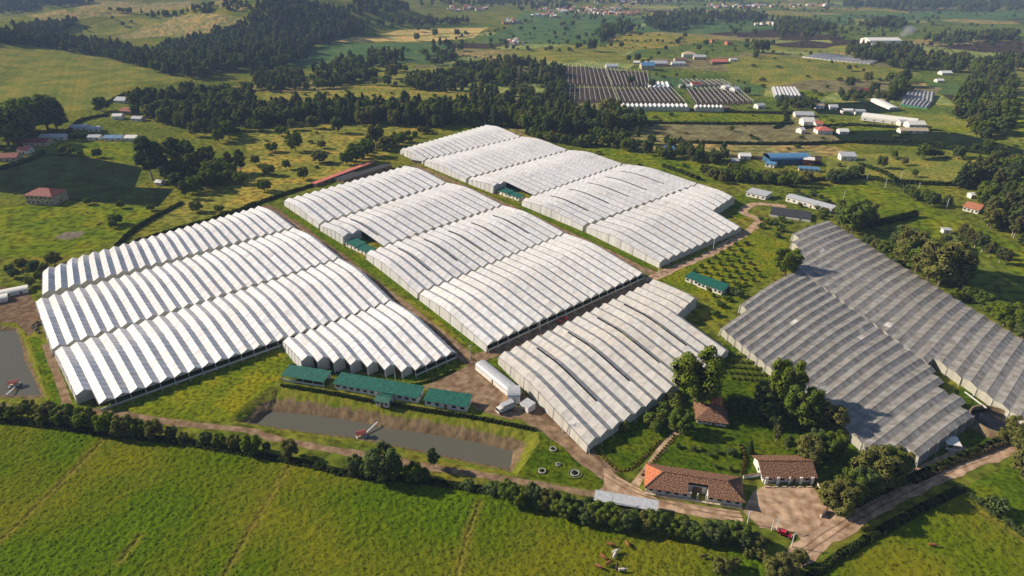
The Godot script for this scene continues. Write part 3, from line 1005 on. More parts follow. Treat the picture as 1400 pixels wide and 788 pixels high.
# local frame: x along the front wall, z to the front, origin on the ground in the middle of the plan
func shell(T: Node3D, L: float, D: float, wh: float, rh: float, type: String, rm: Material, wm: Material, o := {}) -> void:
	var ov: float = o.get("over", 0.5)
	var st := stb()
	var t := 0.2
	if not o.get("open", false):
		box(st, Vector3(0, wh / 2, D / 2 - t / 2), Vector3(L, wh, t))
		box(st, Vector3(0, wh / 2, -D / 2 + t / 2), Vector3(L, wh, t))
		box(st, Vector3(-L / 2 + t / 2, wh / 2, 0), Vector3(t, wh, D - 2 * t))
		box(st, Vector3(L / 2 - t / 2, wh / 2, 0), Vector3(t, wh, D - 2 * t))
		if type == "gable":
			for s in [-1, 1]:
				var x: float = s * (L / 2 - 0.01)
				quad(st, Vector3(x, wh, -D / 2), Vector3(x, wh, D / 2), Vector3(x, wh + rh, 0), Vector3(x, wh + rh, 0), Vector3(s, 0, 0))
		elif type == "shed":
			for s in [-1, 1]:
				var x: float = s * (L / 2 - 0.01)
				quad(st, Vector3(x, wh, -D / 2), Vector3(x, wh, D / 2), Vector3(x, wh + 0.02, D / 2), Vector3(x, wh + rh, -D / 2), Vector3(s, 0, 0))
			box(st, Vector3(0, wh + rh / 2, -D / 2 + t / 2), Vector3(L, rh, t * 0.9))
		part("wall", st.commit(), wm, T)
	else:
		box(st, Vector3(0, wh / 2, -D / 2 + t / 2), Vector3(L, wh, t))
		box(st, Vector3(0, 0.45, D / 2 - t / 2), Vector3(L, 0.9, t))
		part("wall", st.commit(), wm, T)
		var n := maxi(int(L / 4.0), 2)
		for k in n + 1:
			var ps := stb()
			box(ps, Vector3(-L / 2 + L * k / n, wh / 2, D / 2 + 0.05), Vector3(0.22, wh, 0.22))
			part("post", ps.commit(), M.post, T)
	var rs := stb()
	var x := L / 2 + ov
	var z := D / 2 + ov
	var y := wh + 0.16
	var dy := rh * ov / (D / 2)
	match type:
		"gable":
			roof_slab(rs, Vector3(-x, y - dy, z), Vector3(x, y - dy, z), Vector3(x, y + rh, 0), Vector3(-x, y + rh, 0), 0.15)
			roof_slab(rs, Vector3(-x, y - dy, -z), Vector3(x, y - dy, -z), Vector3(x, y + rh, 0), Vector3(-x, y + rh, 0), 0.15)
		"hip":
			var hx := maxf(x - z, 0.3)
			var a := [Vector3(-x, y - dy, z), Vector3(x, y - dy, z), Vector3(x, y - dy, -z), Vector3(-x, y - dy, -z), Vector3(-hx, y + rh, 0), Vector3(hx, y + rh, 0)]
			roof_slab(rs, a[0], a[1], a[5], a[4], 0.15)
			roof_slab(rs, a[2], a[3], a[4], a[5], 0.15)
			roof_slab(rs, a[1], a[2], a[5], a[5], 0.15)
			roof_slab(rs, a[3], a[0], a[4], a[4], 0.15)
		"shed":
			roof_slab(rs, Vector3(-x, y - rh * ov / D, z), Vector3(x, y - rh * ov / D, z), Vector3(x, y + rh, -z), Vector3(-x, y + rh, -z), 0.15)
		"vault":
			var n := 8
			for k in n:
				var p0 := PI * k / n
				var p1 := PI * (k + 1) / n
				roof_slab(rs, Vector3(-x, y + rh * sin(p0), z * cos(p0)), Vector3(x, y + rh * sin(p0), z * cos(p0)), Vector3(x, y + rh * sin(p1), z * cos(p1)), Vector3(-x, y + rh * sin(p1), z * cos(p1)), 0.1)
			for s in [-1, 1]:
				for k in n:
					var p0 := PI * k / n
					var p1 := PI * (k + 1) / n
					tri(rs, Vector3(s * x, y, 0), Vector3(s * x, y + rh * sin(p0), z * cos(p0)), Vector3(s * x, y + rh * sin(p1), z * cos(p1)), Vector3(s, 0, 0))
		"flat":
			box(rs, Vector3(0, y + 0.1, 0), Vector3(2 * x, 0.25, 2 * z))
	var R := part("roof", rs.commit(), rm, T)
	if type in ["gable", "hip"] and o.get("cap", true):
		var cs := stb()
		var hx := x if type == "gable" else maxf(x - z, 0.3)
		beam(cs, Vector3(-hx, y + rh + 0.05, 0), Vector3(hx, y + rh + 0.05, 0), 0.4, 0.18)
		part("ridge_cap", cs.commit(), rm, R)
	# door and windows on the front
	var nw: int = o.get("win", maxi(int(L / 4.5), 1))
	if not o.get("open", false):
		for fl in o.get("floors", 1):
			for k in nw:
				var wx := -L / 2 + L * (k + 0.5) / nw
				var fh: float = wh / o.get("floors", 1)
				var isdoor: bool = k == nw / 2 and fl == 0
				var ws := stb()
				var sz := Vector3(1.1, 2.1, 0.08) if isdoor else Vector3(minf(1.6, L / nw * 0.6), 1.1, 0.08)
				var cy: float = (1.06 if isdoor else minf(fh * 0.55, 1.6)) + fl * fh
				box(ws, Vector3(wx, cy, D / 2 + 0.03), sz)
				var W := part("door" if isdoor else "window", ws.commit(), M.glass_dark if not isdoor else M.door, T)
				if o.get("frames", false) and not isdoor:
					var fs := stb()
					for e in [[Vector3(0, -sz.y / 2, 0), Vector3(sz.x + 0.2, 0.12, 0.2)]]:
						box(fs, Vector3(wx, cy, D / 2 + 0.04) + e[0], e[1])
					part("sill", fs.commit(), M.post, W)
		if L > 5.0 and D > 4.0:
			for s in [-1, 1]:
				var ws := stb()
				box(ws, Vector3(s * (L / 2 + 0.03), 1.5, 0), Vector3(0.08, 1.0, 1.3))
				part("window", ws.commit(), M.glass_dark, T)

func house_ab(called: String, label: String, category: String, group: String, a: Vector3, b: Vector3, D: float, wh: float, rh: float, type: String, rm: Material, wm: Material, o := {}) -> Node3D:
	var ab := b - a
	var L := Vector2(ab.x, ab.z).length()
	var turn := atan2(-ab.z, ab.x)
	var front := Vector3(sin(turn), 0, cos(turn))
	var c := (a + b) / 2 - front * D / 2
	c.y = (a.y + b.y) / 2
	var T := thing(called, label, category, c, turn, group)
	shell(T, L, D, wh, rh, type, rm, wm, o)
	return T

func house_px(called: String, label: String, category: String, px: Array, D: float, wh: float, rh: float, type: String, rm: Material, wm: Material, o := {}, group := "") -> Node3D:
	return house_ab(called, label, category, group, tp(px[0], px[1]), tp(px[2], px[3]), D, wh, rh, type, rm, wm, o)

# a small far house: middle of its front wall's foot, width in pixels, turn in degrees
func far_house(px: float, py: float, w: float, turn: float, D: float, wh: float, type: String, rm: Material, wm: Material, label: String, group: String, called := "house") -> Node3D:
	var p := tp(px, py)
	var L := w * px_metres(p)
	var d := Vector3(cos(deg_to_rad(turn)), 0, -sin(deg_to_rad(turn))) * L / 2
	return house_ab(called, label, "house" if called == "house" else "shed", group, p - d, p + d, D, wh, D * 0.22, type, rm, wm, {"win": clampi(int(L / 5), 1, 4), "cap": false})

func buildings() -> void:
	M.glass_dark = mat(lin(0.02, 0.025, 0.03), 0.15)
	M.door = mat(lin(0.16, 0.10, 0.06), 0.7)
	M.green_roof = paint(lin(0.012, 0.135, 0.10), 0.5)
	M.white = paint(lin(0.72, 0.70, 0.66))
	M.cream = paint(lin(0.58, 0.50, 0.36))
	M.gray_roof = paint(lin(0.46, 0.475, 0.50), 0.45)
	for k in ["gray_roof", "white"]: M[k].albedo_texture = M.film_t
	M.tile = mat(Color(1, 1, 1), 0.9)
	M.tile.albedo_texture = noise_tex(31, 0.085, [[0.25, Color(0.34, 0.245, 0.195)], [0.45, Color(0.50, 0.355, 0.28)], [0.6, Color(0.60, 0.44, 0.35)], [0.75, Color(0.73, 0.60, 0.51)]], 512, 5)
	M.tile.albedo_color = Color(0.88, 0.90, 0.90)
	M.tile.uv1_scale = Vector3(1 / 24.0, 1 / 24.0, 1)
	M.tile_lit_and_annex = M.tile.duplicate()  # brighter orange tile: sunlight painted on the farmhouse end slope; also colours the annex
	M.tile_lit_and_annex.albedo_color = Color(1.0, 0.93, 0.86)
	M.tile_lit_and_annex.albedo_texture = noise_tex(32, 0.06, [[0.2, Color(0.58, 0.34, 0.24)], [0.5, Color(0.72, 0.45, 0.33)], [0.8, Color(0.80, 0.56, 0.44)]], 512, 6)
	M.tile.metallic_specular = 0.1
	M.red_roof = paint(lin(0.27, 0.055, 0.045))
	M.pink_roof = paint(lin(0.62, 0.19, 0.15))
	M.orange_roof = paint(lin(0.48, 0.20, 0.11))
	M.blue_roof = paint(lin(0.10, 0.28, 0.55), 0.5)
	M.black_roof = paint(lin(0.045, 0.047, 0.052), 0.6)
	M.brown_roof = paint(lin(0.22, 0.15, 0.11))
	M.timber = paint(lin(0.20, 0.14, 0.09))
	M.yellow = mat(lin(0.55, 0.36, 0.04), 0.6)

	# the green roofed sheds over the pond
	house_px("packing_shed", "open sided shed with green metal roof at the grassy end of the row", "shed", [387, 521, 443, 530], 6.2, 2.8, 0.9, "shed", M.green_roof, M.white, {"open": true}, "green roofed sheds")
	house_px("packing_shed", "longest shed with green metal roof and white posts above the pond", "shed", [458, 532, 571, 552], 6.2, 2.8, 0.9, "shed", M.green_roof, M.white, {"win": 12, "frames": true}, "green roofed sheds")
	house_px("packing_shed", "white walled shed with green metal roof beside the dirt yard", "shed", [581, 555, 638, 564], 6.2, 2.8, 0.9, "shed", M.green_roof, M.white, {"win": 5, "frames": true}, "green roofed sheds")
	house_px("hut", "small white glazed hut with green gable roof on the pond bank", "hut", [514, 555, 531, 558], 4.5, 2.6, 1.0, "gable", M.green_roof, M.white, {"win": 3, "frames": true})
	house_px("hut", "green roofed white hut in the cut corner of the middle greenhouses, uphill one", "hut", [473, 337, 488, 344], 6.5, 2.8, 0.9, "shed", M.green_roof, M.white, {"win": 3})
	house_px("hut", "green roofed white hut in the cut corner of the middle greenhouses, downhill one", "hut", [488, 344, 503, 351], 5.5, 2.5, 0.8, "shed", M.green_roof, M.white, {"win": 3})
	house_px("hut", "green roofed white hut in the cut corner of the far greenhouses, uphill one", "hut", [680, 265, 694, 270], 6.0, 2.8, 0.9, "shed", M.green_roof, M.white, {"win": 3})
	house_px("hut", "green roofed white hut in the cut corner of the far greenhouses, downhill one", "hut", [695, 270, 709, 275], 5.0, 2.5, 0.8, "shed", M.green_roof, M.white, {"win": 3})
	house_px("hut", "green roofed white hut beside the bush orchard, smaller one against the lane", "hut", [937, 385, 954, 391], 6.0, 2.8, 0.8, "shed", M.green_roof, M.white, {"win": 3})
	house_px("hut", "long green roofed white hut beside the bush orchard", "hut", [953, 392, 986, 404], 7.0, 2.8, 0.9, "shed", M.green_roof, M.white, {"win": 6})

	farmhouse()
	var h2 := house_px("farmhouse", "clay tiled house with white pillars facing the parking yard", "house", [1043, 660, 1111, 660], 9.5, 2.9, 2.2, "gable", M.tile, M.white, {"win": 4, "over": 0.9, "frames": true})
	for k in 5:
		var ps := stb()
		box(ps, Vector3(-7.6 + 3.8 * k, 1.5, 5.6), Vector3(0.9 if k != 2 else 0.4, 3.0, 0.45))
		part("pillar", ps.commit(), M.white, h2)
	var h3 := house_px("farmhouse", "small white farmhouse with hipped clay tile roof among dark trees", "house", [953, 579, 992, 584], 9.5, 2.6, 2.8, "hip", M.tile, M.white, {"win": 6, "over": 1.0})
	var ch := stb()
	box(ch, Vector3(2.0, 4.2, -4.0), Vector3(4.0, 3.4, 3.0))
	part("annex", ch.commit(), M.tile_lit_and_annex, h3)
	house_px("shed", "long narrow open shed with pale grey metal roof beside the hedge", "shed", [813, 692, 897, 707], 3.6, 2.6, 0.3, "shed", M.gray_roof, M.timber, {"open": true, "over": 0.4})
	house_px("canopy", "small white flat canopy beside the old grey greenhouse", "canopy", [1293, 615, 1312, 618], 5.0, 2.2, 0.2, "flat", M.white, M.white, {"open": true, "over": 0.2})

	# white tunnel with its wider end hall
	var a := tp(650, 506)
	var b := tp(698, 546)
	house_ab("film_tunnel", "long narrow white film tunnel beside the dark lane", "tunnel", "", a, b, 5.5, 2.0, 1.6, "vault", M.gray_roof, M.white, {"win": 1, "over": 0.05})
	house_px("loading_hall", "short white vaulted loading hall behind the parked truck", "hall", [694, 553, 711, 553], 7.0, 3.4, 1.6, "vault", M.gray_roof, M.white, {"win": 1, "over": 0.1})
	house_px("box_hut", "small white box hut with ribbed roof beside the dark lane", "hut", [711, 559, 722, 566], 4.0, 2.6, 0.4, "shed", M.gray_roof, M.white, {"win": 1, "over": 0.1})

	# upper left
	house_px("villa", "unfinished cream two storey house with red hipped roof by the dark field", "house", [37, 279, 74, 281], 14.0, 7.0, 3.2, "hip", M.red_roof, M.cream, {"win": 6, "floors": 2, "over": 0.8})
	house_px("shed", "very long narrow shed with faded pink roof beside the pasture", "shed", [432, 256, 514, 225], 5.0, 2.4, 0.15, "flat", M.pink_roof, M.timber, {"win": 10, "over": 0.2})
	house_px("shade_shed", "low black netted shed behind the pink roofed shed, longer one", "shed", [470, 251, 536, 230], 8.0, 2.2, 0.3, "flat", M.black_roof, M.timber, {"win": 3, "over": 0.2})
	house_px("shade_shed", "low black netted shed behind the pink roofed shed, shorter one", "shed", [462, 249, 492, 240], 7.0, 1.6, 0.3, "flat", M.black_roof, M.timber, {"win": 2, "over": 0.2})
	house_px("shelter", "small pale roofed shelter in the corner of the far greenhouses", "shelter", [563, 222, 576, 224], 5.0, 2.4, 0.5, "gable", M.gray_roof, M.timber, {"win": 1})
	# upper right
	house_px("shed", "long pale grey metal roofed shed among hedges beside the covered tank", "shed", [1074, 275, 1136, 292], 9.0, 3.4, 0.8, "gable", M.gray_roof, M.white, {"win": 8})
	house_px("shed", "grey metal roofed shed at the bend of the pale lane", "shed", [1020, 268, 1046, 274], 10.0, 3.2, 0.6, "shed", M.gray_roof, M.white, {"win": 4})
	house_px("covered_tank", "wide low water store under a flat black cover by the lane", "tank", [1052, 296, 1108, 304], 16.0, 1.6, 0.3, "flat", M.black_roof, M.white, {"win": 2, "over": 0.1})
	house_px("hall", "hall with blue vaulted roof and dark blue walls beyond the hedges", "hall", [1052, 226, 1108, 225], 16.0, 4.5, 3.0, "vault", M.blue_roof, paint(lin(0.03, 0.12, 0.25)), {"win": 6, "over": 0.2})
	house_px("hall", "white and red gabled annex at the end of the blue hall", "hall", [1098, 226, 1112, 227], 10.0, 5.0, 1.2, "gable", M.white, M.red_roof, {"win": 2})
	house_px("hut", "small hut with light blue roof beside the blue hall", "hut", [1046, 228, 1058, 230], 9.0, 3.0, 1.0, "gable", M.blue_roof, M.white, {"win": 2})
	house_px("hut", "low hut with pale blue roof in front of the blue hall", "hut", [1092, 234, 1120, 236], 5.0, 2.4, 0.5, "shed", M.blue_roof, M.white, {"win": 4})
	house_px("house", "house with salmon roof in front of the wooded slope", "house", [1316, 288, 1337, 293], 12.0, 3.0, 2.2, "gable", M.orange_roof, M.white, {"win": 4})
	house_px("hall", "long white vaulted film hall on the plain beyond the striped field", "hall", [1176, 167, 1253, 171], 14.0, 3.0, 4.0, "vault", M.white, M.white, {"win": 6, "over": 0.1})
	house_px("hall", "white factory hall with pitched roof beside the rising smoke", "hall", [1188, 62, 1232, 63], 40.0, 10.0, 4.0, "gable", M.white, M.white, {"win": 6})
	house_px("hall", "lower white factory shed joined to the smoking hall", "hall", [1180, 66, 1238, 66], 30.0, 5.0, 2.0, "gable", M.gray_roof, M.white, {"win": 5})

	# far houses: foot pixel, width in pixels, turn, depth, wall height, roof, wall colour, label
	var hg := "scattered far houses"
	for h in [
		[163, 141, 16, -10, 14, 3, "gable", "gray_roof", "white", "pale roofed shed at the foot of the grass hill"],
		[172, 157, 18, -12, 12, 4, "gable", "red_roof", "brown_roof", "dark red roofed house at the foot of the grass hill"],
		[160, 164, 12, 5, 9, 4, "gable", "white", "white", "white house beside the dark red roofed house"],
		[186, 166, 15, -12, 8, 3, "gable", "gray_roof", "white", "narrow pale shed beside the dark red roofed house"],
		[107, 178, 22, 5, 9, 3, "gable", "gray_roof", "white", "pale shed between the hedges below the grass hill"],
		[128, 180, 14, 5, 8, 3, "gable", "gray_roof", "white", "small pale shed beside a dark hedge below the grass hill"],
		[71, 192, 34, 3, 10, 3, "gable", "gray_roof", "white", "long grey roofed shed next to big dark trees"],
		[48, 200, 30, 6, 12, 3.5, "gable", "red_roof", "cream", "wide red roofed house next to big dark trees"],
		[128, 192, 16, 0, 8, 3, "gable", "gray_roof", "white", "grey shed in the row behind the yellow hedge"],
		[154, 193, 24, 0, 9, 3, "gable", "blue_roof", "white", "pale blue roofed house behind the yellow hedge"],
		[178, 193, 16, -3, 9, 3, "gable", "white", "white", "white roofed house behind the yellow hedge"],
		[10, 221, 24, 10, 12, 3.5, "gable", "red_roof", "cream", "red roofed house at the corner of the dark field"],
		[32, 211, 14, 8, 10, 3.5, "gable", "pink_roof", "white", "pink roofed house at the corner of the dark field"],
		[216, 254, 9, -10, 6, 2.6, "gable", "white", "white", "white hut under the dark tree clump"],
		[764, 188, 18, -8, 10, 3.5, "gable", "red_roof", "white", "white house with red roof behind the far greenhouses"],
		[834, 191, 16, -5, 8, 3, "gable", "gray_roof", "white", "grey roofed white hut in the shrubs behind the far greenhouses"],
		[837, 94, 16, 0, 14, 4, "gable", "gray_roof", "white", "white shed at the edge of the bare frame plots"],
		[886, 96, 18, 0, 20, 7, "gable", "blue_roof", "cream", "peach building with bluish roof beside the reservoir"],
		[901, 91, 22, 0, 16, 5, "gable", "gray_roof", "cream", "grey roofed building beside the reservoir"],
		[875, 88, 18, -20, 8, 3, "gable", "white", "white", "narrow white shed beside the farm lane"],
		[943, 79, 18, -5, 18, 6, "hip", "cream", "white", "cream roofed house on the plain"],
		[957, 82, 16, -5, 14, 5, "gable", "gray_roof", "cream", "grey roofed house on the plain"],
		[931, 85, 16, 0, 14, 4, "gable", "brown_roof", "cream", "brown roofed house on the plain"],
		[928, 90, 18, 0, 12, 4, "gable", "gray_roof", "white", "low pale house on the plain"],
		[984, 88, 20, -3, 16, 4, "gable", "pink_roof", "brown_roof", "house with faded red roof on the plain"],
		[1003, 84, 9, 0, 9, 3, "gable", "gray_roof", "white", "small pale hut by the dark hedge on the plain"],
		[998, 62, 8, 10, 14, 6, "gable", "brown_roof", "orange_roof", "orange brick house in the green field"],
		[975, 59, 4, 10, 10, 7, "flat", "brown_roof", "orange_roof", "slim brick tower house in the green field"],
		[953, 119, 13, 0, 12, 3.5, "gable", "red_roof", "white", "red roofed house between the bare frame plots"],
		[936, 121, 14, -6, 9, 3, "gable", "gray_roof", "white", "pale shed between the bare frame plots"],
		[995, 123, 9, 20, 10, 4, "gable", "white", "white", "white gabled house behind the bare frame plots"],
		[1008, 126, 9, 20, 11, 4, "gable", "gray_roof", "white", "grey gabled house behind the bare frame plots"],
		[1041, 149, 11, 15, 9, 4, "gable", "gray_roof", "white", "white house at the end of the bare frame plots"],
		[990, 151, 17, 0, 10, 3, "flat", "brown_roof", "brown_roof", "flat brown house at the foot of the bare frame plots"],
		[1275, 83, 9, 0, 20, 8, "gable", "orange_roof", "orange_roof", "orange brick house in the dark wood"],
		[1295, 103, 14, 0, 12, 3.5, "gable", "white", "white", "white roofed house by the dark wood"],
		[1286, 113, 9, 0, 9, 3, "gable", "white", "white", "small white house by a lone tree"],
		[1186, 129, 19, 0, 14, 4, "hip", "red_roof", "cream", "red roofed farmhouse behind the dark bushes"],
		[1121, 149, 12, 5, 12, 4, "gable", "cream", "white", "cream house at the edge of the dark crop"],
		[1140, 150, 10, -10, 10, 3, "gable", "gray_roof", "white", "grey shed at the edge of the dark crop"],
		[1160, 156, 14, -4, 9, 3, "vault", "white", "white", "short white film tunnel beside the dark crop"],
		[1176, 157, 13, -4, 9, 3, "vault", "gray_roof", "white", "short grey film tunnel beside the dark crop"],
		[1100, 161, 24, -8, 12, 3, "gable", "gray_roof", "white", "long grey ribbed shed by the lane on the plain"],
		[1106, 173, 15, -3, 14, 5, "gable", "white", "white", "white house beside the hedge on the plain"],
		[1120, 175, 9, 0, 10, 4, "gable", "pink_roof", "white", "pink roofed house beside the hedge on the plain"],
		[1098, 183, 6, 20, 8, 4, "gable", "white", "white", "small white gabled house in front of the hedge"],
		[1128, 184, 20, -4, 12, 4, "hip", "pink_roof", "white", "wide pink roofed house in front of the hedge"],
		[1154, 184, 12, -4, 9, 3, "gable", "white", "white", "white hut beside the wide pink roofed house"],
		[1254, 176, 22, -3, 12, 4, "gable", "white", "white", "white shed in front of the long white hall"],
		[1236, 173, 10, -3, 9, 4, "gable", "gray_roof", "white", "grey shed in front of the long white hall"],
		[1250, 183, 36, -5, 9, 3, "gable", "cream", "white", "long low cream shed in front of the white sheds"],
		[1160, 220, 20, -5, 8, 4, "shed", "gray_roof", "white", "white walled ruin with an open roof beyond the hedges"],
		[1019, 218, 14, -5, 8, 3, "gable", "white", "white", "white gabled shelter near the blue hall"],
		[915, 208, 12, -5, 8, 3, "gable", "blue_roof", "white", "blue roofed hut in the dark shrubs"],
		[1330, 272, 5, 0, 5, 3, "gable", "white", "white", "tiny white hut above the salmon roofed house"],
		[1295, 320, 10, -8, 4, 2.4, "flat", "gray_roof", "white", "small pale trough shelter on the green slope"],
		[1005, 224, 10, 0, 6, 2.5, "gable", "gray_roof", "timber", "grey hut near the blue hall"],
		[20, 404, 30, 32, 5, 1.8, "vault", "white", "white", "low white film tunnel beside the reservoir"],
		[-2, 415, 20, 32, 5, 1.8, "vault", "white", "white", "white film tunnel lying at the reservoir corner"]]:
		far_house(h[0], h[1], h[2], h[3], h[4], h[5], h[6], M[h[7]], M[h[8]], h[9], hg)

	# towns far out on the plain: every house its own
	var tg := "houses of the far towns"
	for c in [[645, 12, 60, 5, 26], [792, 14, 110, 7, 60], [700, 30, 22, 5, 14], [845, 3, 70, 2, 18], [1015, 9, 90, 3.5, 34], [1105, 8, 50, 3, 10], [705, 60, 26, 4, 12], [845, 19, 60, 3, 24], [1060, 34, 60, 3, 12], [745, 22, 40, 3, 14]]:
		for k in c[4]:
			var px: float = c[0] + rng.randf_range(-0.5, 0.5) * c[2]
			var py: float = c[1] + rng.randf_range(-0.5, 0.5) * c[3] + 1.0
			var rk: String = ["orange_roof", "pink_roof", "cream", "gray_roof", "white", "brown_roof"][rng.randi() % 6]
			var wk: String = ["cream", "white", "orange_roof", "white"][rng.randi() % 4]
			far_house(px, py, rng.randf_range(2.5, 5.5), rng.randf_range(-25, 25), rng.randf_range(9, 18), rng.randf_range(4, 8), ["gable", "gable", "hip", "flat"][rng.randi() % 4], M[rk], M[wk], "small house with %s roof in the far town on the plain" % {"orange_roof": "orange", "pink_roof": "red", "cream": "cream", "gray_roof": "grey", "white": "white", "brown_roof": "brown"}[rk], tg)

	# greenhouses of neighbours on the plain
	var gw := {"panels": 6, "rise": 0.4, "eave": 4.0, "bay": 2.2}
	var p1 := gw.duplicate()
	p1.merge({"front": "film"}, true)
	greenhouse("row of small white gabled greenhouse bays in front of the bare frame plots", "neighbouring greenhouses", [849, 143, 940, 143.5, 851, 147, 943, 147.5], 15, p1)
	greenhouse("short row of white gabled greenhouse bays beside the flat brown house", "neighbouring greenhouses", [949, 145, 988, 145.5, 951, 148, 990, 148.5], 7, p1)
	greenhouse("white gabled greenhouse block beside the pale reservoir", "neighbouring greenhouses", [886, 112, 914, 113, 886, 120, 918, 120], 5, p1)
	greenhouse("pale low greenhouse on the plain, wider half", "neighbouring greenhouses", [1128, 73, 1160, 77, 1096, 77.5, 1142, 83.5], 8, {"panels": 6, "rise": 0.4, "tint": Color(0.5, 0.48, 0.45)})
	greenhouse("pale low greenhouse on the plain, half nearer the smoking factory", "neighbouring greenhouses", [1162, 76, 1208, 80, 1142, 83, 1190, 88], 8, {"panels": 6, "rise": 0.4, "tint": Color(0.5, 0.48, 0.45)})
	greenhouse("grey greenhouse with zigzag roof beside the bright green field", "neighbouring greenhouses", [1056, 119, 1088, 119.5, 1060, 131, 1097, 131.5], 7, {"panels": 6, "rise": 0.4, "tint": Color(0.5, 0.5, 0.5)})
	var gm := paint(lin(0.02, 0.26, 0.14))
	greenhouse("grey roofed greenhouse with green netting walls, farther one", "neighbouring greenhouses", [1236, 124, 1278, 126, 1232, 136, 1276, 140], 8, {"panels": 6, "rise": 0.4, "tint": Color(0.3, 0.3, 0.3), "wallfilm": gm})
	greenhouse("grey roofed greenhouse with green netting walls, nearer one with striped roof", "neighbouring greenhouses", [1236, 136, 1276, 140, 1232, 143, 1268, 149], 7, {"panels": 6, "rise": 0.4, "tint": Color(0.26, 0.26, 0.27), "wallfilm": gm})
	house_px("film_hall", "narrow white film greenhouse beside the dark crop", "greenhouse", [1190, 140, 1216, 150], 12.0, 2.5, 1.5, "vault", M.white, M.white, {"win": 2, "over": 0.1})
	frame_plots()

# the farmhouse along the lane: hipped tile roof with a porch cut out of the front slope
func farmhouse() -> void:
	var a := tp(883, 674)
	var b := tp(1014, 694)
	var ab := b - a
	var L := Vector2(ab.x, ab.z).length()
	var turn := atan2(-ab.z, ab.x)
	var front := Vector3(sin(turn), 0, cos(turn))
	var D := 10.5
	var T := thing("farmhouse", "long white farmhouse with hipped clay tile roof and recessed porch along the lane", "house", (a + b) / 2 - front * D / 2, turn)
	var wh := 2.7
	var rh := 2.6
	var x := L / 2 + 0.7
	var z := D / 2 + 0.7
	var y := wh
	var n0 := -L * 0.06
	var n1 := L * 0.145
	var st := stb()
	box(st, Vector3((-L / 2 + n0) / 2, wh / 2, D / 2 - 0.15), Vector3(L / 2 + n0, wh, 0.3))
	box(st, Vector3((L / 2 + n1) / 2, wh / 2, D / 2 - 0.15), Vector3(L / 2 - n1, wh, 0.3))
	box(st, Vector3((n0 + n1) / 2, wh / 2, D / 2 - 3.8), Vector3(n1 - n0, wh, 0.3))
	box(st, Vector3(n0 - 0.15, wh / 2, D / 2 - 1.9), Vector3(0.3, wh, 3.5))
	box(st, Vector3(n1 + 0.15, wh / 2, D / 2 - 1.9), Vector3(0.3, wh, 3.5))
	box(st, Vector3(0, wh / 2, -D / 2 + 0.15), Vector3(L, wh, 0.3))
	for s in [-1, 1]: box(st, Vector3(s * (L / 2 - 0.15), wh / 2, 0), Vector3(0.3, wh, D - 0.7))
	part("wall", st.commit(), M.white, T)
	var hx := x - z * 0.95
	var f := 0.62  # how far up the slope the porch is cut
	var e := func(px: float, k: float) -> Vector3: return Vector3(px, y + rh * k, z * (1.0 - k))
	var rs := stb()
	roof_slab(rs, e.call(-x, 0.0), e.call(n0, 0.0), e.call(n0, 1.0), e.call(-hx, 1.0), 0.18)
	roof_slab(rs, e.call(n1, 0.0), e.call(x, 0.0), e.call(hx, 1.0), e.call(n1, 1.0), 0.18)
	roof_slab(rs, e.call(n0, f), e.call(n1, f), e.call(n1, 1.0), e.call(n0, 1.0), 0.18)
	roof_slab(rs, Vector3(-x, y, -z), Vector3(x, y, -z), Vector3(hx, y + rh, 0), Vector3(-hx, y + rh, 0), 0.18)
	roof_slab(rs, Vector3(x, y, z), Vector3(x, y, -z), Vector3(hx, y + rh, 0), Vector3(hx, y + rh, 0), 0.18)
	var R := part("roof", rs.commit(), M.tile, T)
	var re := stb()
	roof_slab(re, Vector3(-x, y, z), Vector3(-x, y, -z), Vector3(-hx, y + rh, 0), Vector3(-hx, y + rh, 0), 0.18)  # sunward slope, its brightness put into the tile colour
	part("end_roof", re.commit(), M.tile_lit_and_annex, T).set_meta("label", "clay tiles on the end slope, sunlight painted into their brighter orange")
	var cs := stb()
	beam(cs, Vector3(-hx, y + rh + 0.06, 0), Vector3(hx, y + rh + 0.06, 0), 0.45, 0.2)
	for q in [[-x, z, -hx], [x, z, hx], [x, -z, hx], [-x, -z, -hx]]:
		beam(cs, Vector3(q[0], y + 0.08, q[1]), Vector3(q[2], y + rh + 0.06, 0), 0.4, 0.2)
	part("ridge_cap", cs.commit(), M.tile, R)
	for k in 11:
		var wx := lerpf(-L / 2 + 1.5, L / 2 - 1.5, k / 10.0)
		if wx > n0 - 0.8 and wx < n1 + 0.8: continue
		var ws := stb()
		box(ws, Vector3(wx, 1.7, D / 2 + 0.03), Vector3(1.2, 1.1, 0.08))
		var W := part("window", ws.commit(), M.glass_dark, T)
		var fs := stb()
		box(fs, Vector3(wx, 1.1, D / 2 + 0.08), Vector3(1.5, 0.14, 0.2))
		part("sill", fs.commit(), M.post, W)
	var ds := stb()
	box(ds, Vector3((n0 + n1) / 2, 1.2, D / 2 - 3.6), Vector3(3.0, 2.4, 0.1))
	part("door", ds.commit(), M.door, T)
	var pb := stb()
	box(pb, Vector3(0, 0.2, D / 2 + 0.5), Vector3(L + 0.6, 0.4, 1.0))
	part("plinth", pb.commit(), M.cream, T)
	for k in 3:
		var ps := stb()
		box(ps, Vector3(lerpf(n0 + 0.4, n1 - 0.4, k / 2.0), 1.4, D / 2 - 0.2), Vector3(1.2 if k == 0 else 0.4, 2.8, 0.4))
		part("pillar", ps.commit(), M.white, T)

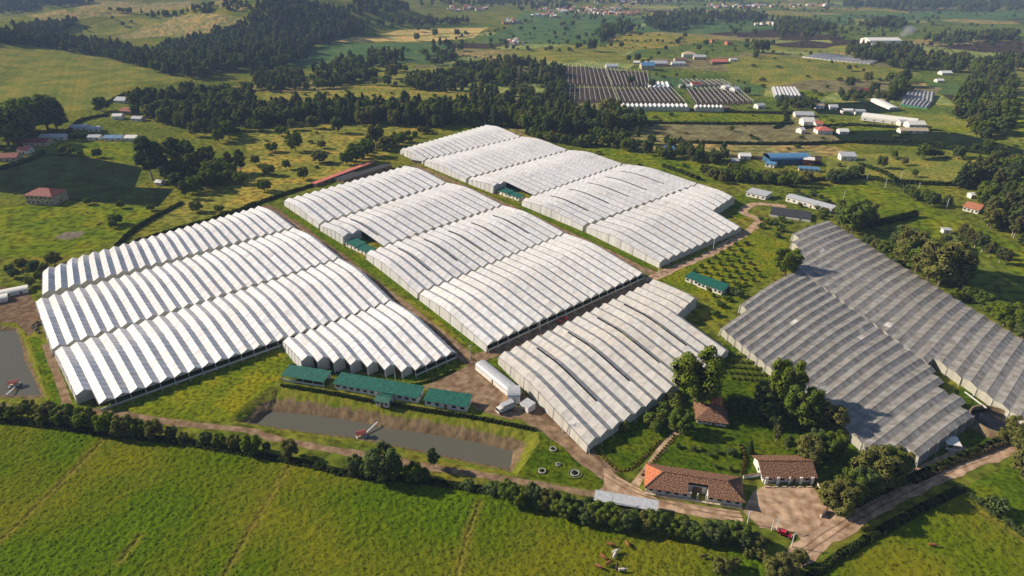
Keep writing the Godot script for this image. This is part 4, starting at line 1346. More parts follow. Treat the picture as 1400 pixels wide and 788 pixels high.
# bare greenhouse frames over dark beds on the plain
func frame_plots() -> void:
	var beds := land(lin(0.12, 0.10, 0.085), M.dirt_t, 80.0, M.fine, 80.0, 1.0, 6.0)
	for q in [
		["bare greenhouse frame of pale posts over dark beds beside the wood", [772, 90, 826, 94, 770, 117, 836, 119.5], 10],
		["bare greenhouse frame over dark beds between the pale lanes, far one", [828, 95, 884, 99, 838, 119.5, 888, 120.5], 10],
		["bare greenhouse frame over dark beds behind the white gabled bays", [840, 122, 917, 122, 848, 142, 936, 142], 13],
		["bare greenhouse frame over dark beds near the wood's lower edge", [768, 119, 836, 121, 764, 140, 844, 142], 11],
		["bare greenhouse frame over dark beds behind the flat brown house", [938, 123, 1005, 121, 952, 144, 1030, 142], 11],
		["bare greenhouse frame over dark beds below the pale reservoir", [930, 111, 985, 111, 940, 119, 1000, 119], 8]]:
		var c := []
		for k in range(0, 8, 2): c.append(tp(q[1][k], q[1][k + 1]))
		var org: Vector3 = (c[0] + c[1] + c[2] + c[3]) / 4
		var T := thing("bare_greenhouse", q[0], "greenhouse frame", org, 0.0, "bare frames of a neighbouring farm")
		var poly := PackedVector2Array()
		for k in [0, 1, 3, 2]: poly.append(Vector2(c[k].x, c[k].z))
		var bd := part("bed", drape(poly, 0.12, 0.3), beds, T)
		bd.position = -org
		for i in q[2] + 1:
			var u: float = float(i) / q[2]
			var st := stb()
			for k in 9:
				var t := k / 8.0
				var p := bil(c, u, t) - org
				beam(st, p, p + Vector3(0, 3.6, 0), 0.5)
				if k < 8:
					var p2 := bil(c, u, (k + 1) / 8.0) - org
					beam(st, p + Vector3(0, 3.6, 0), p2 + Vector3(0, 3.6, 0), 0.45)
			part("post_row", st.commit(), M.lath, T)

# ------------------------------------------------------------------ vegetation
func leaf(st: SurfaceTool, p: Vector3, n: Vector3, s: float, col: Color) -> void:
	var r := Vector3(rng.randf_range(-1, 1), rng.randf_range(-1, 1), rng.randf_range(-1, 1))
	var face := (n + r * 0.75).normalized()
	var a := face.cross(Vector3(r.z, 1.0, r.x)).normalized() * s
	var b := face.cross(a).normalized() * s * rng.randf_range(0.5, 0.9)
	var nn := (n * 1.4 + face * 0.5 + Vector3(0, 0.25, 0)).normalized()
	st.set_color(col)
	for v in [p - a - b * 0.6, p + b, p + a - b * 0.3, p - a - b * 0.6, p + a - b * 0.3, p + a * 0.2 - b * 1.2]:
		st.set_normal(nn)
		st.add_vertex(v)

func blob(st: SurfaceTool, c: Vector3, r: Vector3, col: Color) -> void:
	var nu := 7
	var nv := 5
	for j in nv:
		for i in nu:
			var q := []
			for e in [[i, j], [i + 1, j], [i + 1, j + 1], [i, j + 1]]:
				var th: float = TAU * e[0] / nu
				var ph: float = PI * e[1] / nv - PI / 2
				q.append(c + Vector3(cos(th) * cos(ph) * r.x, sin(ph) * r.y, sin(th) * cos(ph) * r.z))
			st.set_color(col)
			for v in [q[0], q[3], q[2], q[0], q[2], q[1]]:
				st.set_normal(((v - c) / r).normalized())
				st.add_vertex(v)

# clumps: [centre, radius]. Leaves sit on each clump's skin, so the clumps shade one another
func crown_mesh(clumps: Array, per: int, leaf_s: float, c0: Color, c1: Color) -> ArrayMesh:
	var st := stb()
	for c in clumps:
		var base := c1 * 1.85
		var R: float = c[1]
		blob(st, c[0], Vector3(R, R * 0.85, R) * 0.74, base)
		for i in per:
			var d := Vector3(rng.randfn(), rng.randfn() * 0.95, rng.randfn()).normalized()
			if d.y < -0.55: d.y *= -1
			var rr := R * rng.randf_range(0.78, 1.12)
			var v := rng.randf_range(0.92, 1.08)
			leaf(st, c[0] + d * Vector3(rr, rr * 0.88, rr), d, leaf_s * rng.randf_range(0.6, 1.3), Color(base.r * v, base.g * v, base.b * v))
	return st.commit()

func trunk_mesh(h: float, r: float, limbs: Array) -> ArrayMesh:
	var st := stb()
	tube(st, Vector3(0, -0.4, 0), Vector3(r * 0.3, h * 0.45, 0), r, r * 0.75)
	tube(st, Vector3(r * 0.3, h * 0.45, 0), Vector3(0, h, r * 0.3), r * 0.75, r * 0.35)
	for l in limbs:
		tube(st, Vector3(0, h * 0.5, 0), l, r * 0.45, r * 0.15, 5)
	return st.commit()

var protos := {}
func make_protos() -> void:
	M.leaf = mat(Color(1, 1, 1), 0.9, true)
	M.leaf.metallic_specular = 0.08
	M.leaf.backlight_enabled = true
	M.leaf.backlight = Color(0.72, 0.8, 0.2)
	M.bark = mat(lin(0.16, 0.12, 0.09), 0.95)
	M.bark_pale = mat(lin(0.36, 0.31, 0.25), 0.95)
	# round broadleaf, 10 m
	protos.broadleaf_tree = []
	for v in 4:
		var cl := []
		var lim := []
		for k in 34:
			var th := k * 2.4 + rng.randf_range(-0.4, 0.4)
			var f := (k + 0.5) / 34.0
			var y := 2.6 + 6.4 * f
			var rad := 3.7 * sqrt(maxf(1.0 - pow((y - 5.4) / 4.5, 2), 0.05)) * rng.randf_range(0.65, 1.05)
			cl.append([Vector3(cos(th) * rad, y + rng.randf_range(-0.3, 0.3), sin(th) * rad), rng.randf_range(0.85, 1.45)])
			if k % 7 == 0: lim.append(cl[-1][0])
		cl.append([Vector3(0, 5.4, 0), 2.6])
		protos.broadleaf_tree.append([crown_mesh(cl, 150, 0.21, [Color(0.030, 0.052, 0.012), Color(0.040, 0.062, 0.010), Color(0.052, 0.062, 0.018), Color(0.034, 0.050, 0.020)][v], [Color(0.072, 0.100, 0.018), Color(0.085, 0.112, 0.014), Color(0.105, 0.105, 0.03), Color(0.064, 0.086, 0.030)][v]), trunk_mesh(5.5, 0.32, lim), 10.0, M.bark])
	# tall open eucalyptus, 20 m
	protos.eucalyptus_tree = []
	for v in 3:
		var cl := []
		var lim := []
		for k in 36:
			var th := k * 2.4 + rng.randf_range(-0.6, 0.6)
			var f := (k + 0.5) / 36.0
			var y := 5.5 + 13.2 * f
			var rad := (4.6 * sin(PI * clampf(f * 0.85 + 0.12, 0, 1))) * rng.randf_range(0.3, 1.1)
			cl.append([Vector3(cos(th) * rad, y, sin(th) * rad), rng.randf_range(1.0, 2.0)])
			if k % 5 == 0: lim.append(cl[-1][0])
		protos.eucalyptus_tree.append([crown_mesh(cl, 120, 0.32, Color(0.030, 0.046, 0.016), [Color(0.062, 0.078, 0.024), Color(0.054, 0.074, 0.030), Color(0.080, 0.082, 0.03)][v]), trunk_mesh(17.0, 0.42, lim), 20.0, M.bark_pale])
	# conifers, 14 m
	protos.pine_tree = []
	for v in 3:
		var cl := []
		for k in 46:
			var f := pow(k / 46.0, 0.85)
			var y := 1.4 + 12.0 * f
			var th := k * 2.4
			var rad := 3.0 * (1.0 - f) * rng.randf_range(0.65, 1.1) + 0.15
			cl.append([Vector3(cos(th) * rad, y, sin(th) * rad), rng.randf_range(0.6, 1.1) * (1.25 - 0.7 * f)])
		for k in 4: cl.append([Vector3(0, 2.5 + 2.2 * k, 0), 1.7 - 0.3 * k])
		protos.pine_tree.append([crown_mesh(cl, 80, 0.23, Color(0.022, 0.038, 0.014), [Color(0.046, 0.064, 0.018), Color(0.038, 0.058, 0.022), Color(0.058, 0.070, 0.018)][v]), trunk_mesh(11.0, 0.26, []), 14.0, M.bark])
	# bushes, 3 m
	protos.bush = []
	for v in 3:
		var cl := []
		for k in 14:
			var th := k * 2.4
			var rad := sqrt(k / 14.0) * 1.25
			cl.append([Vector3(cos(th) * rad, 0.7 + rng.randf_range(0.2, 1.5) * (1.2 - rad * 0.55), sin(th) * rad), rng.randf_range(0.45, 0.75)])
		protos.bush.append([crown_mesh(cl, 46, 0.16, Color(0.036, 0.055, 0.014), [Color(0.075, 0.105, 0.02), Color(0.10, 0.115, 0.022), Color(0.062, 0.085, 0.028)][v]), trunk_mesh(1.2, 0.12, []), 2.7, M.bark])

var wanted := []  # [kind, variant, position, height, width factor, label, group]
func plant(kind: String, p: Vector3, h: float, label: String, group: String, wide := 1.0, variant := -1) -> void:
	if group != "" and not label.get_slice(" ", 0) in ["big", "huge", "small", "low", "tall", "very", "young", "lone", "tiny", "slim"]:
		label = ("small " if h < 6.0 else ("middling " if h < 11.0 else "tall ")) + label
	wanted.append([kind, variant if variant >= 0 else rng.randi() % protos[kind].size(), p, h, wide * rng.randf_range(0.9, 1.15), label, group, rng.randf_range(0, TAU)])

func plant_px(kind: String, px: float, py: float, hpx: float, label: String, group: String, wide := 1.0, variant := -1) -> void:
	var p := tp(px, py)
	plant(kind, p, hpx * px_metres(p) / 0.93, label, group, wide, variant)

func wood(kinds: Array, pts: Array, n: int, h0: float, h1: float, label: String, group: String, wide := 1.0) -> void:
	var poly := poly_px(pts)
	var r := Rect2(poly[0], Vector2.ZERO)
	for v in poly: r = r.expand(v)
	var got := 0
	var tries := 0
	var taken := []
	var gap := (h0 + h1) / 2 * 0.2
	while got < n and tries < n * 60:
		tries += 1
		var q := r.position + Vector2(rng.randf(), rng.randf()) * r.size
		if not Geometry2D.is_point_in_polygon(q, poly): continue
		var ok := true
		for t in taken:
			if absf(t.x - q.x) < gap and absf(t.y - q.y) < gap:
				ok = false
				break
		if not ok: continue
		taken.append(q)
		got += 1
		var kd: String = kinds[rng.randi() % kinds.size()]
		var h := rng.randf_range(h0, h1) * (0.75 if kd == "broadleaf_tree" else 1.0)
		plant(kd, Vector3(q.x, hgt(q.x, q.y), q.y), h, label % kd.replace("_", " ").replace("broadleaf", "round broadleaf"), group, wide)

func hedge(pts: Array, w: float, h: float, label: String, c0: Color, c1: Color, per := 26, called := "hedge", leaf_s := 0.22) -> void:
	var line := smooth_line(pts, 1.6)
	var org := Vector3(line[0].x, hgt(line[0].x, line[0].y), line[0].y)
	var T := thing(called, label, "hedge", org)
	var st := stb()
	for k in line.size() - 1:
		var a := line[k]
		var b := line[k + 1]
		var d := (b - a).normalized()
		var s := d.orthogonal()
		var hh := h * rng.randf_range(0.75, 1.2)
		var ww := w * rng.randf_range(0.8, 1.15)
		var base := c1 * 1.25
		var y0 := hgt(a.x, a.y)
		blob(st, Vector3(a.x, y0 + hh * 0.42, a.y) - org, Vector3(ww * 0.5 + 0.5, hh * 0.5, ww * 0.5 + 0.5) * 0.85, base)
		for i in per:
			var th := rng.randf_range(-0.15, PI + 0.15)
			var p2 := a.lerp(b, rng.randf()) + s * cos(th) * ww * 0.55
			var n := Vector3(s.x * cos(th), sin(th) + 0.2, s.y * cos(th)).normalized()
			var v := rng.randf_range(0.92, 1.08)
			leaf(st, Vector3(p2.x, y0 + maxf(hh * (0.25 + 0.75 * sin(th)) * rng.randf_range(0.8, 1.08), 0.1), p2.y) - org, n, leaf_s * rng.randf_range(0.7, 1.3), Color(base.r * v, base.g * v, base.b * v))
	part("foliage", st.commit(), M.leaf, T)

func plant_all() -> void:
	var cam_at := Vector3(0, CAMH, 0)
	wanted.sort_custom(func(a, b): return a[3] / (a[2] - cam_at).length() > b[3] / (b[2] - cam_at).length())
	var used := {}
	var first := {}
	var rest := {}
	for w in wanted:
		var key: String = w[0] + str(w[1])
		var pr: Array = protos[w[0]][w[1]]
		var s: float = w[3] / pr[2]
		var bs := Basis(Vector3.UP, w[7]).scaled(Vector3(s * w[4], s, s * w[4]))
		if used.get(w[0], 0) < 296:
			used[w[0]] = used.get(w[0], 0) + 1
			var T: Node3D
			if not first.has(key):
				T = Node3D.new()
				part("trunk", pr[1], pr[3], T)
				part("crown", pr[0], M.leaf, T)
				first[key] = T
			else:
				T = first[key].duplicate()
			T.name = numbered(w[0])
			add_child(T)
			T.transform = Transform3D(bs, w[2])
			tag(T, w[5], "bush" if w[0] == "bush" else "tree", w[6])
		else:
			if not rest.has(key): rest[key] = []
			rest[key].append(Transform3D(bs, w[2]))
	for key in rest:
		var pr: Array = []
		for kd in protos:
			for v in protos[kd].size():
				if kd + str(v) == key: pr = protos[kd][v]
		for m in [[pr[0], M.leaf, "distant_wood"], [pr[1], pr[3], "distant_trunks"]]:
			var mm := MultiMesh.new()
			mm.transform_format = MultiMesh.TRANSFORM_3D
			mm.mesh = m[0]
			mm.instance_count = rest[key].size()
			for k in rest[key].size(): mm.set_instance_transform(k, rest[key][k])
			var mi := MultiMeshInstance3D.new()
			mi.name = numbered(m[2])
			mi.multimesh = mm
			mi.material_override = m[1]
			add_child(mi)
			tag(mi, "dark trees of the distant woods on the plain and hills", "wood", "", "stuff")

func vegetation() -> void:
	make_protos()
	var dk := Color(0.022, 0.036, 0.012)
	var md := Color(0.050, 0.072, 0.016)
	var yl := Color(0.13, 0.12, 0.02)
	# --- bottom hedge row along the track, tree by tree
	var g1 := "trees in the row along the track"
	var l1 := "round dark tree in the row between track and pasture"
	for t in [[4, 572, 22], [22, 574, 20], [43, 570, 24], [66, 575, 26], [91, 580, 28], [118, 585, 28], [147, 592, 29], [172, 596, 30], [190, 598, 26], [213, 600, 27], [236, 600, 18], [283, 607, 17], [302, 610, 18], [322, 614, 20], [345, 620, 26], [397, 626, 26], [252, 604, 14], [365, 618, 14]]:
		plant_px("broadleaf_tree", t[0], t[1], t[2], l1, g1, 1.05)
	for t in [[487, 648, 28], [502, 651, 24], [524, 655, 48], [539, 652, 26], [566, 660, 30], [580, 657, 18]]:
		plant_px("broadleaf_tree", t[0], t[1], t[2], "dark tree in the clump between pond track and pasture", "clump of trees below the pond")
	plant_px("eucalyptus_tree", 592, 640, 32, "slim young tree standing alone beside the pond track", "")
	var g2 := "shrubby trees in the hedge below the lane"
	for k in 26:
		var f := k / 25.0
		var x := lerpf(698, 1032, f) + rng.randf_range(-4, 4)
		var y := lerpf(688, 748, f) + rng.randf_range(-5, 3) + (6 if f > 0.3 and f < 0.8 else 0)
		plant_px("broadleaf_tree", x, y, rng.randf_range(19, 30), "shrubby tree in the thick hedge between lane and pasture", g2, 1.15)
	for k in 12:
		plant_px("bush", lerpf(640, 1000, k / 11.0), lerpf(668, 726, k / 11.0), rng.randf_range(10, 15), "low bush at the foot of the hedge below the lane", "bushes below the lane", 1.4)
	for t in [[985, 786, 26], [1003, 778, 18], [1060, 796, 34], [1074, 786, 30], [1092, 770, 20], [1050, 776, 16], [1040, 764, 14], [1022, 762, 12]]:
		plant_px("broadleaf_tree", t[0], t[1], t[2], "shrubby tree by the lane fork below the parking yard", "shrubs at the lane fork", 1.1, 2)
	# --- garden round the farmhouse
	plant_px("broadleaf_tree", 950, 552, 76, "large bright round tree between cream greenhouse and small farmhouse", "", 0.98, 1)
	plant_px("broadleaf_tree", 930, 590, 32, "dark round tree beside the small farmhouse", "", 1.1, 0)
	plant_px("broadleaf_tree", 1068, 560, 74, "tall dark tree against the old grey greenhouse, tallest of its clump", "", 0.7, 1)
	plant_px("broadleaf_tree", 1092, 580, 58, "dense dark tree against the old grey greenhouse, beside the tallest", "", 0.85, 0)
	for t in [[1042, 574, 34], [1019, 571, 28], [1002, 566, 24], [1058, 584, 20], [1045, 558, 38]]:
		plant_px("broadleaf_tree", t[0], t[1], t[2], "dark tree in the clump behind the small farmhouse", "clump behind the small farmhouse", 1.0, 3)
	for t in [[1132, 590, 40, 2], [1104, 632, 38, 2], [1122, 628, 36, 0], [1140, 622, 34, 1], [1116, 612, 26, 3]]:
		plant_px("broadleaf_tree", t[0], t[1], t[2], "grey green tree between tiled house and old grey greenhouse", "trees beside the tiled house", 1.0, t[3])
	for t in [[1144, 705, 54, 2], [1158, 690, 50, 0], [1190, 668, 60, 2], [1206, 662, 54, 0], [1178, 680, 46, 3], [1226, 650, 40, 2], [1130, 690, 32, 2], [1215, 668, 30, 1]]:
		plant_px("broadleaf_tree", t[0], t[1], t[2], "big dusty tree on the bank above the lane", "big trees above the lane", 0.95, t[3])
	for t in [[1073, 376, 36, 1]]:
		plant_px("broadleaf_tree", t[0], t[1], t[2], "perfectly round dense tree at the corner of the old grey greenhouse", "", 1.1, t[3])
	for t in [[1395, 620, 34], [1388, 600, 30], [1400, 655, 40], [1372, 604, 18]]:
		plant_px("broadleaf_tree", t[0], t[1], t[2], "bright tree beside the round tank and the lane", "trees beside the round tank", 1.1, 2)
	plant_px("bush", 1362, 700, 22, "lone pale bush on the boundary of the lower meadow", "", 1.0, 2)
	for k in 9:
		plant_px("bush", 1318 + k * 10, 672 + k * 7.5 + rng.randf_range(-3, 3), rng.randf_range(5, 9), "low scrub bush along the meadow boundary", "scrub on the meadow boundary", 1.4, 2)
	plant_px("pine_tree", 1024, 622, 24, "dark conical shrub at the corner of the tiled house", "", 1.2)
	for t in [[926, 612, 7], [948, 616, 7], [958, 616, 6], [970, 624, 7], [980, 620, 7], [1000, 622, 11], [978, 640, 6], [998, 644, 7], [994, 620, 6]]:
		plant_px("bush", t[0], t[1], t[2], "small fruit bush on the lawn behind the long farmhouse", "fruit bushes behind the long farmhouse")
	for t in [[1061, 604, 26], [1076, 616, 24]]:
		plant_px("eucalyptus_tree", t[0], t[1], t[2], "young tree with pale trunk behind the tiled house", "young trees behind the tiled house")
	for k in 40:
		var t := [rng.randf_range(848, 925), rng.randf_range(538, 592)]
		if t[1] < 585 - (t[0] - 805) * 0.55 + 26: continue
		plant_px("bush", t[0], t[1], rng.randf_range(8, 15), "leafy shrub on the slope below the cream greenhouse", "shrubs below the cream greenhouse", 1.1)
	for r in 5:
		for k in 7:
			plant_px("bush", 985 + k * 8 + r * 4, 486 + r * 8 + k * 0.6, 3.6, "low bush in the terraced rows beside the big round tree", "bushes in terraced rows", 1.5, 1)
	# --- orchard of small bushes, in rows
	for r in 7:
		for k in 6:
			var px := 949 + r * 9.5 + k * 6.5
			var py := 372 - r * 6.0 + k * 8.6
			if px > 1040: continue
			plant_px("bush", px, py, 5.6, "small dark bush in the orchard rows beside the green roofed hut", "orchard bushes", 1.0, 0)
	for t in [[1020, 335, 6], [1040, 312, 7], [1048, 306, 7], [1058, 308, 8], [1066, 316, 8], [1062, 325, 7], [1040, 302, 6], [1070, 304, 8], [1000, 400, 8], [1008, 392, 7], [985, 420, 8], [978, 432, 8], [1010, 405, 9], [996, 412, 7]]:
		plant_px("bush", t[0], t[1], t[2], "bush on the lawn between orchard and old grey greenhouse", "bushes round the orchard lawn", 1.3)
	# --- behind the old grey greenhouse
	var g3 := "big trees behind the old grey greenhouse"
	for t in [[1165, 318, 42, 0], [1152, 312, 30, 3], [1178, 310, 34, 2], [1238, 366, 50, 2], [1252, 372, 46, 0], [1232, 352, 40, 3], [1283, 392, 62, 2], [1298, 388, 56, 0], [1268, 384, 52, 2], [1292, 372, 50, 3]]:
		plant_px("broadleaf_tree", t[0], t[1], t[2], "big spreading tree behind the old grey greenhouse", g3, 0.95, t[3])
	for t in [[1186, 338, 16], [1198, 346, 18], [1210, 352, 20], [1222, 362, 16], [1312, 400, 16], [1322, 408, 18], [1334, 412, 16], [1345, 420, 20], [1360, 436, 22], [1372, 446, 30], [1382, 448, 32], [1398, 462, 20], [1305, 410, 14]]:
		plant_px("broadleaf_tree", t[0], t[1], t[2], "low leafy tree against the back of the old grey greenhouse", "low trees behind the old grey greenhouse", 1.3)
	for t in [[1314, 330, 24], [1322, 334, 22], [1332, 340, 24], [1342, 345, 24], [1352, 352, 22], [1366, 360, 22], [1374, 362, 20]]:
		plant_px("eucalyptus_tree", t[0], t[1], t[2], "pale trunked tree in the row on the green slope", "row of trees on the green slope", 1.3)
	hedge([1180, 312, 1210, 306, 1252, 296], 5.0, 5.0, "tall dark hedge beside the shaded paddock behind the old greenhouse", dk, md, 60, "hedge", 0.3)
	# --- right slope wood and lanes
	wood(["broadleaf_tree", "eucalyptus_tree", "pine_tree"], [1308, 258, 1328, 238, 1365, 222, 1430, 214, 1430, 345, 1392, 336, 1352, 312, 1340, 286, 1345, 268], 110, 13, 20, "%s in the wood on the slope by the salmon roofed house", "wood by the salmon roofed house")
	wood(["broadleaf_tree"], [1240, 268, 1290, 276, 1300, 290, 1265, 285], 10, 8, 12, "%s beside the sandy path on the plain", "trees beside the sandy path")
	wood(["broadleaf_tree"], [956, 240, 1000, 236, 1052, 246, 1120, 248, 1172, 240, 1176, 246, 1120, 256, 1050, 256, 975, 252], 46, 9, 13, "%s in the dark belt behind the far greenhouses' lane", "dark belt behind the lane", 1.1)
	wood(["broadleaf_tree"], [1140, 288, 1150, 286, 1155, 300, 1146, 302], 4, 9, 12, "%s between grey shed and old greenhouse", "trees by the grey shed")
	wood(["bush"], [1060, 262, 1120, 262, 1145, 285, 1120, 300, 1108, 290, 1050, 270], 24, 2, 4, "%s round the long grey shed", "bushes round the grey shed", 1.4)
	# --- belt behind the greenhouses
	var lb := "%s in the dark belt of woods behind the greenhouses"
	var gb := "dark belt behind the greenhouses"
	wood(["broadleaf_tree", "pine_tree", "broadleaf_tree", "eucalyptus_tree"], [345, 160, 430, 152, 560, 152, 640, 152, 720, 158, 850, 168, 846, 184, 760, 188, 700, 176, 640, 172, 600, 176, 550, 172, 500, 172, 420, 168, 350, 176], 330, 17, 25, lb, gb)
	wood(["broadleaf_tree", "broadleaf_tree", "eucalyptus_tree"], [180, 144, 230, 134, 270, 126, 345, 136, 345, 182, 300, 196, 270, 190, 235, 172, 200, 165, 182, 160], 170, 16, 24, lb, gb)
	wood(["broadleaf_tree", "pine_tree"], [545, 190, 575, 180, 600, 176, 560, 196, 520, 212, 470, 222, 500, 208], 26, 7, 12, "%s in the narrow belt beside the far greenhouses", "narrow belt beside the far greenhouses")
	wood(["broadleaf_tree", "broadleaf_tree", "eucalyptus_tree"], [232, 212, 260, 206, 300, 214, 335, 228, 330, 246, 296, 262, 280, 272, 248, 276, 236, 262, 218, 246], 48, 12, 20, "%s in the clump beside the dark field", "clump beside the dark field")
	for t in [[208, 246, 56, "eucalyptus_tree"], [220, 240, 44, "eucalyptus_tree"], [240, 224, 34, "eucalyptus_tree"]]:
		plant_px(t[3], t[0], t[1], t[2], "very tall dark eucalyptus tree at the corner of the dark field", "tall trees at the dark field", 1.3)
	for t in [[12, 200, 56], [-6, 198, 50], [30, 196, 42], [50, 184, 48], [66, 180, 46], [78, 178, 30], [4, 186, 40], [140, 152, 18], [36, 180, 40]]:
		plant_px("broadleaf_tree", t[0], t[1], t[2], "huge dark spreading tree at the foot of the grass hill", "huge trees at the foot of the hill", 1.15)
	# --- pasture trees
	for t in [[404, 207, 26, 1.0], [386, 186, 12, 1.6], [372, 208, 12, 1.4], [392, 232, 13, 0.9], [415, 246, 17, 1.0], [437, 223, 15, 1.5], [362, 262, 16, 1.5], [368, 240, 14, 1.3], [428, 176, 16, 1.0], [462, 182, 20, 1.0], [487, 222, 24, 1.2], [502, 214, 22, 1.1], [474, 226, 18, 1.2], [528, 206, 18, 1.2], [545, 200, 18, 1.3], [440, 203, 10, 1.4], [350, 225, 12, 1.3], [300, 290, 9, 1.6], [268, 290, 14, 1.5], [514, 198, 26, 1.0], [330, 252, 16, 1.3], [400, 178, 14, 1.0], [354, 180, 14, 1.2]]:
		plant_px("broadleaf_tree", t[0], t[1], t[2], "lone round tree in the dry yellow pasture", "trees dotted over the dry pasture", t[3])
	for t in [[165, 285, 10], [160, 307, 14], [155, 312, 10], [30, 368, 14], [48, 370, 14], [75, 362, 16], [62, 372, 12], [14, 372, 10], [206, 288, 8], [98, 212, 10], [110, 214, 8], [88, 211, 12], [133, 216, 12], [120, 280, 9], [55, 384, 12], [42, 392, 12], [34, 366, 10], [20, 380, 12]]:
		plant_px("broadleaf_tree", t[0], t[1], t[2], "bushy dark tree at the edge of the green meadow", "trees round the green meadow", 1.3)
	hedge([98, 398, 112, 372, 140, 352, 190, 332, 250, 314, 310, 296, 352, 279], 4.0, 3.0, "dark overgrown hedge along the back of the reservoir greenhouses", dk, md, 50)
	hedge([352, 279, 400, 263, 440, 250, 500, 226], 3.0, 2.5, "low dark hedge between dry pasture and pink roofed shed", dk, md, 40)
	hedge([150, 350, 180, 318, 215, 296, 250, 278], 3.0, 2.5, "broken dark hedge running into the dry pasture", dk, md, 36)
	hedge([1108, 792, 1154, 759, 1204, 729, 1254, 701, 1320, 668], 2.8, 2.0, "clipped dark hedge between lane and lower meadow", dk, md, 90)
	hedge([1160, 696, 1206, 674, 1262, 648, 1320, 624, 1375, 600], 2.4, 2.0, "dark hedge on the bank above the lane", dk, md, 70)
	hedge([1250, 660, 1290, 640, 1330, 624, 1378, 606], 2.2, 1.5, "dry brown scrub along the lane verge", Color(0.09, 0.07, 0.03), Color(0.16, 0.13, 0.06), 60)
	hedge([0, 577, 60, 583, 130, 592, 230, 604, 340, 622, 420, 636, 480, 650, 600, 662, 690, 678], 3.0, 1.5, "low dark undergrowth along the top of the pasture", dk, md, 70)
	hedge([806, 604, 822, 622, 842, 641, 856, 644, 872, 634, 905, 601], 0.9, 0.6, "low clipped yellow hedge round the corner lawn", yl, Color(0.22, 0.19, 0.03), 60, "hedge", 0.13)
	hedge([880, 650, 900, 624, 926, 594], 0.8, 0.5, "low yellow hedge along the garden track", yl, Color(0.22, 0.19, 0.03), 50, "hedge", 0.13)
	hedge([1014, 612, 1018, 632, 1013, 652], 1.2, 1.2, "reddish hedge between long farmhouse garden and tiled house", Color(0.10, 0.06, 0.02), Color(0.16, 0.12, 0.03), 60, "hedge", 0.14)
	hedge([1116, 664, 1124, 678, 1131, 688], 1.0, 0.8, "low yellow hedge beside the parking yard", yl, Color(0.22, 0.19, 0.03), 50, "hedge", 0.13)
	hedge([386, 528, 450, 538, 520, 551, 580, 561, 650, 572, 735, 589], 1.4, 1.2, "clipped dark hedge between green roofed sheds and pond bank", dk, md, 60, "hedge", 0.16)
	hedge([400, 500, 470, 513, 545, 527, 590, 521, 624, 505], 1.0, 0.9, "low dark hedge in front of the stepped greenhouse", dk, md, 50, "hedge", 0.14)
	# --- behind the far greenhouses, right
	wood(["broadleaf_tree", "bush", "pine_tree"], [716, 184, 760, 190, 800, 196, 860, 200, 800, 203, 740, 192], 40, 6, 12, "%s in the gardens behind the far greenhouses", "gardens behind the far greenhouses")
	wood(["broadleaf_tree", "broadleaf_tree", "eucalyptus_tree"], [800, 186, 870, 190, 940, 204, 990, 216, 1005, 226, 950, 224, 880, 214, 850, 206], 60, 9, 15, "%s in the belt between striped field and far greenhouses", "belt below the striped field")
	hedge([955, 246, 930, 236, 906, 228], 4.0, 3.0, "grey green hedge beside the far greenhouses' end", dk, md, 40, "hedge", 0.4)
	for hl in [[[852, 151, 950, 152, 1090, 156], "dark hedge below the white gabled bays"], [[862, 169, 960, 170, 1085, 170], "dark hedge above the striped field"], [[930, 195, 1040, 198, 1150, 196], "dark hedge below the striped field"], [[1150, 195, 1260, 196, 1400, 222], "dark hedge below the long dark crop"], [[1085, 250, 1180, 244, 1250, 262], "dark hedge above the bright paddock"], [[1176, 226, 1210, 238, 1225, 248], "dark hedge across the olive paddock"], [[1225, 250, 1310, 254], "dark hedge at the end of the olive paddock"], [[1098, 176, 1160, 172, 1230, 176], "dark hedge in front of the long white hall"], [[1060, 176, 1075, 165, 1070, 150], "dark hedge beside the grey lane on the plain"], [[0, 232, 30, 222, 60, 210], "dark hedge at the corner of the dark field"], [[90, 186, 110, 166, 150, 158], "dark hedge beside the sheds below the hill"], [[95, 189, 190, 188], "dark clipped hedge behind the row of small houses"], [[130, 150, 165, 132, 178, 128], "dark hedge up the foot of the grass hill"]]:
		hedge(hl[0], 4.0, 3.0, hl[1], dk, md, 20, "hedge", 0.5)
	# --- hill woods and the plain
	var lw := "%s in the distant wood"
	wood(["eucalyptus_tree", "broadleaf_tree", "pine_tree"], [-60, 48, 60, 52, 150, 64, 230, 80, 300, 96, 290, 106, 250, 108, 210, 98, 160, 84, 110, 74, 50, 64, -60, 60], 480, 16, 24, "%s in the wood on the crest of the grass hill", "wood on the hill crest")
	wood(["eucalyptus_tree", "pine_tree", "broadleaf_tree"], [215, 72, 245, 64, 300, 50, 340, 32, 352, 10, 380, 0, 430, 8, 480, 30, 500, 44, 470, 54, 425, 66, 420, 84, 380, 96, 300, 100, 262, 88], 900, 18, 28, "%s in the wood on the dark hill", "wood on the dark hill")
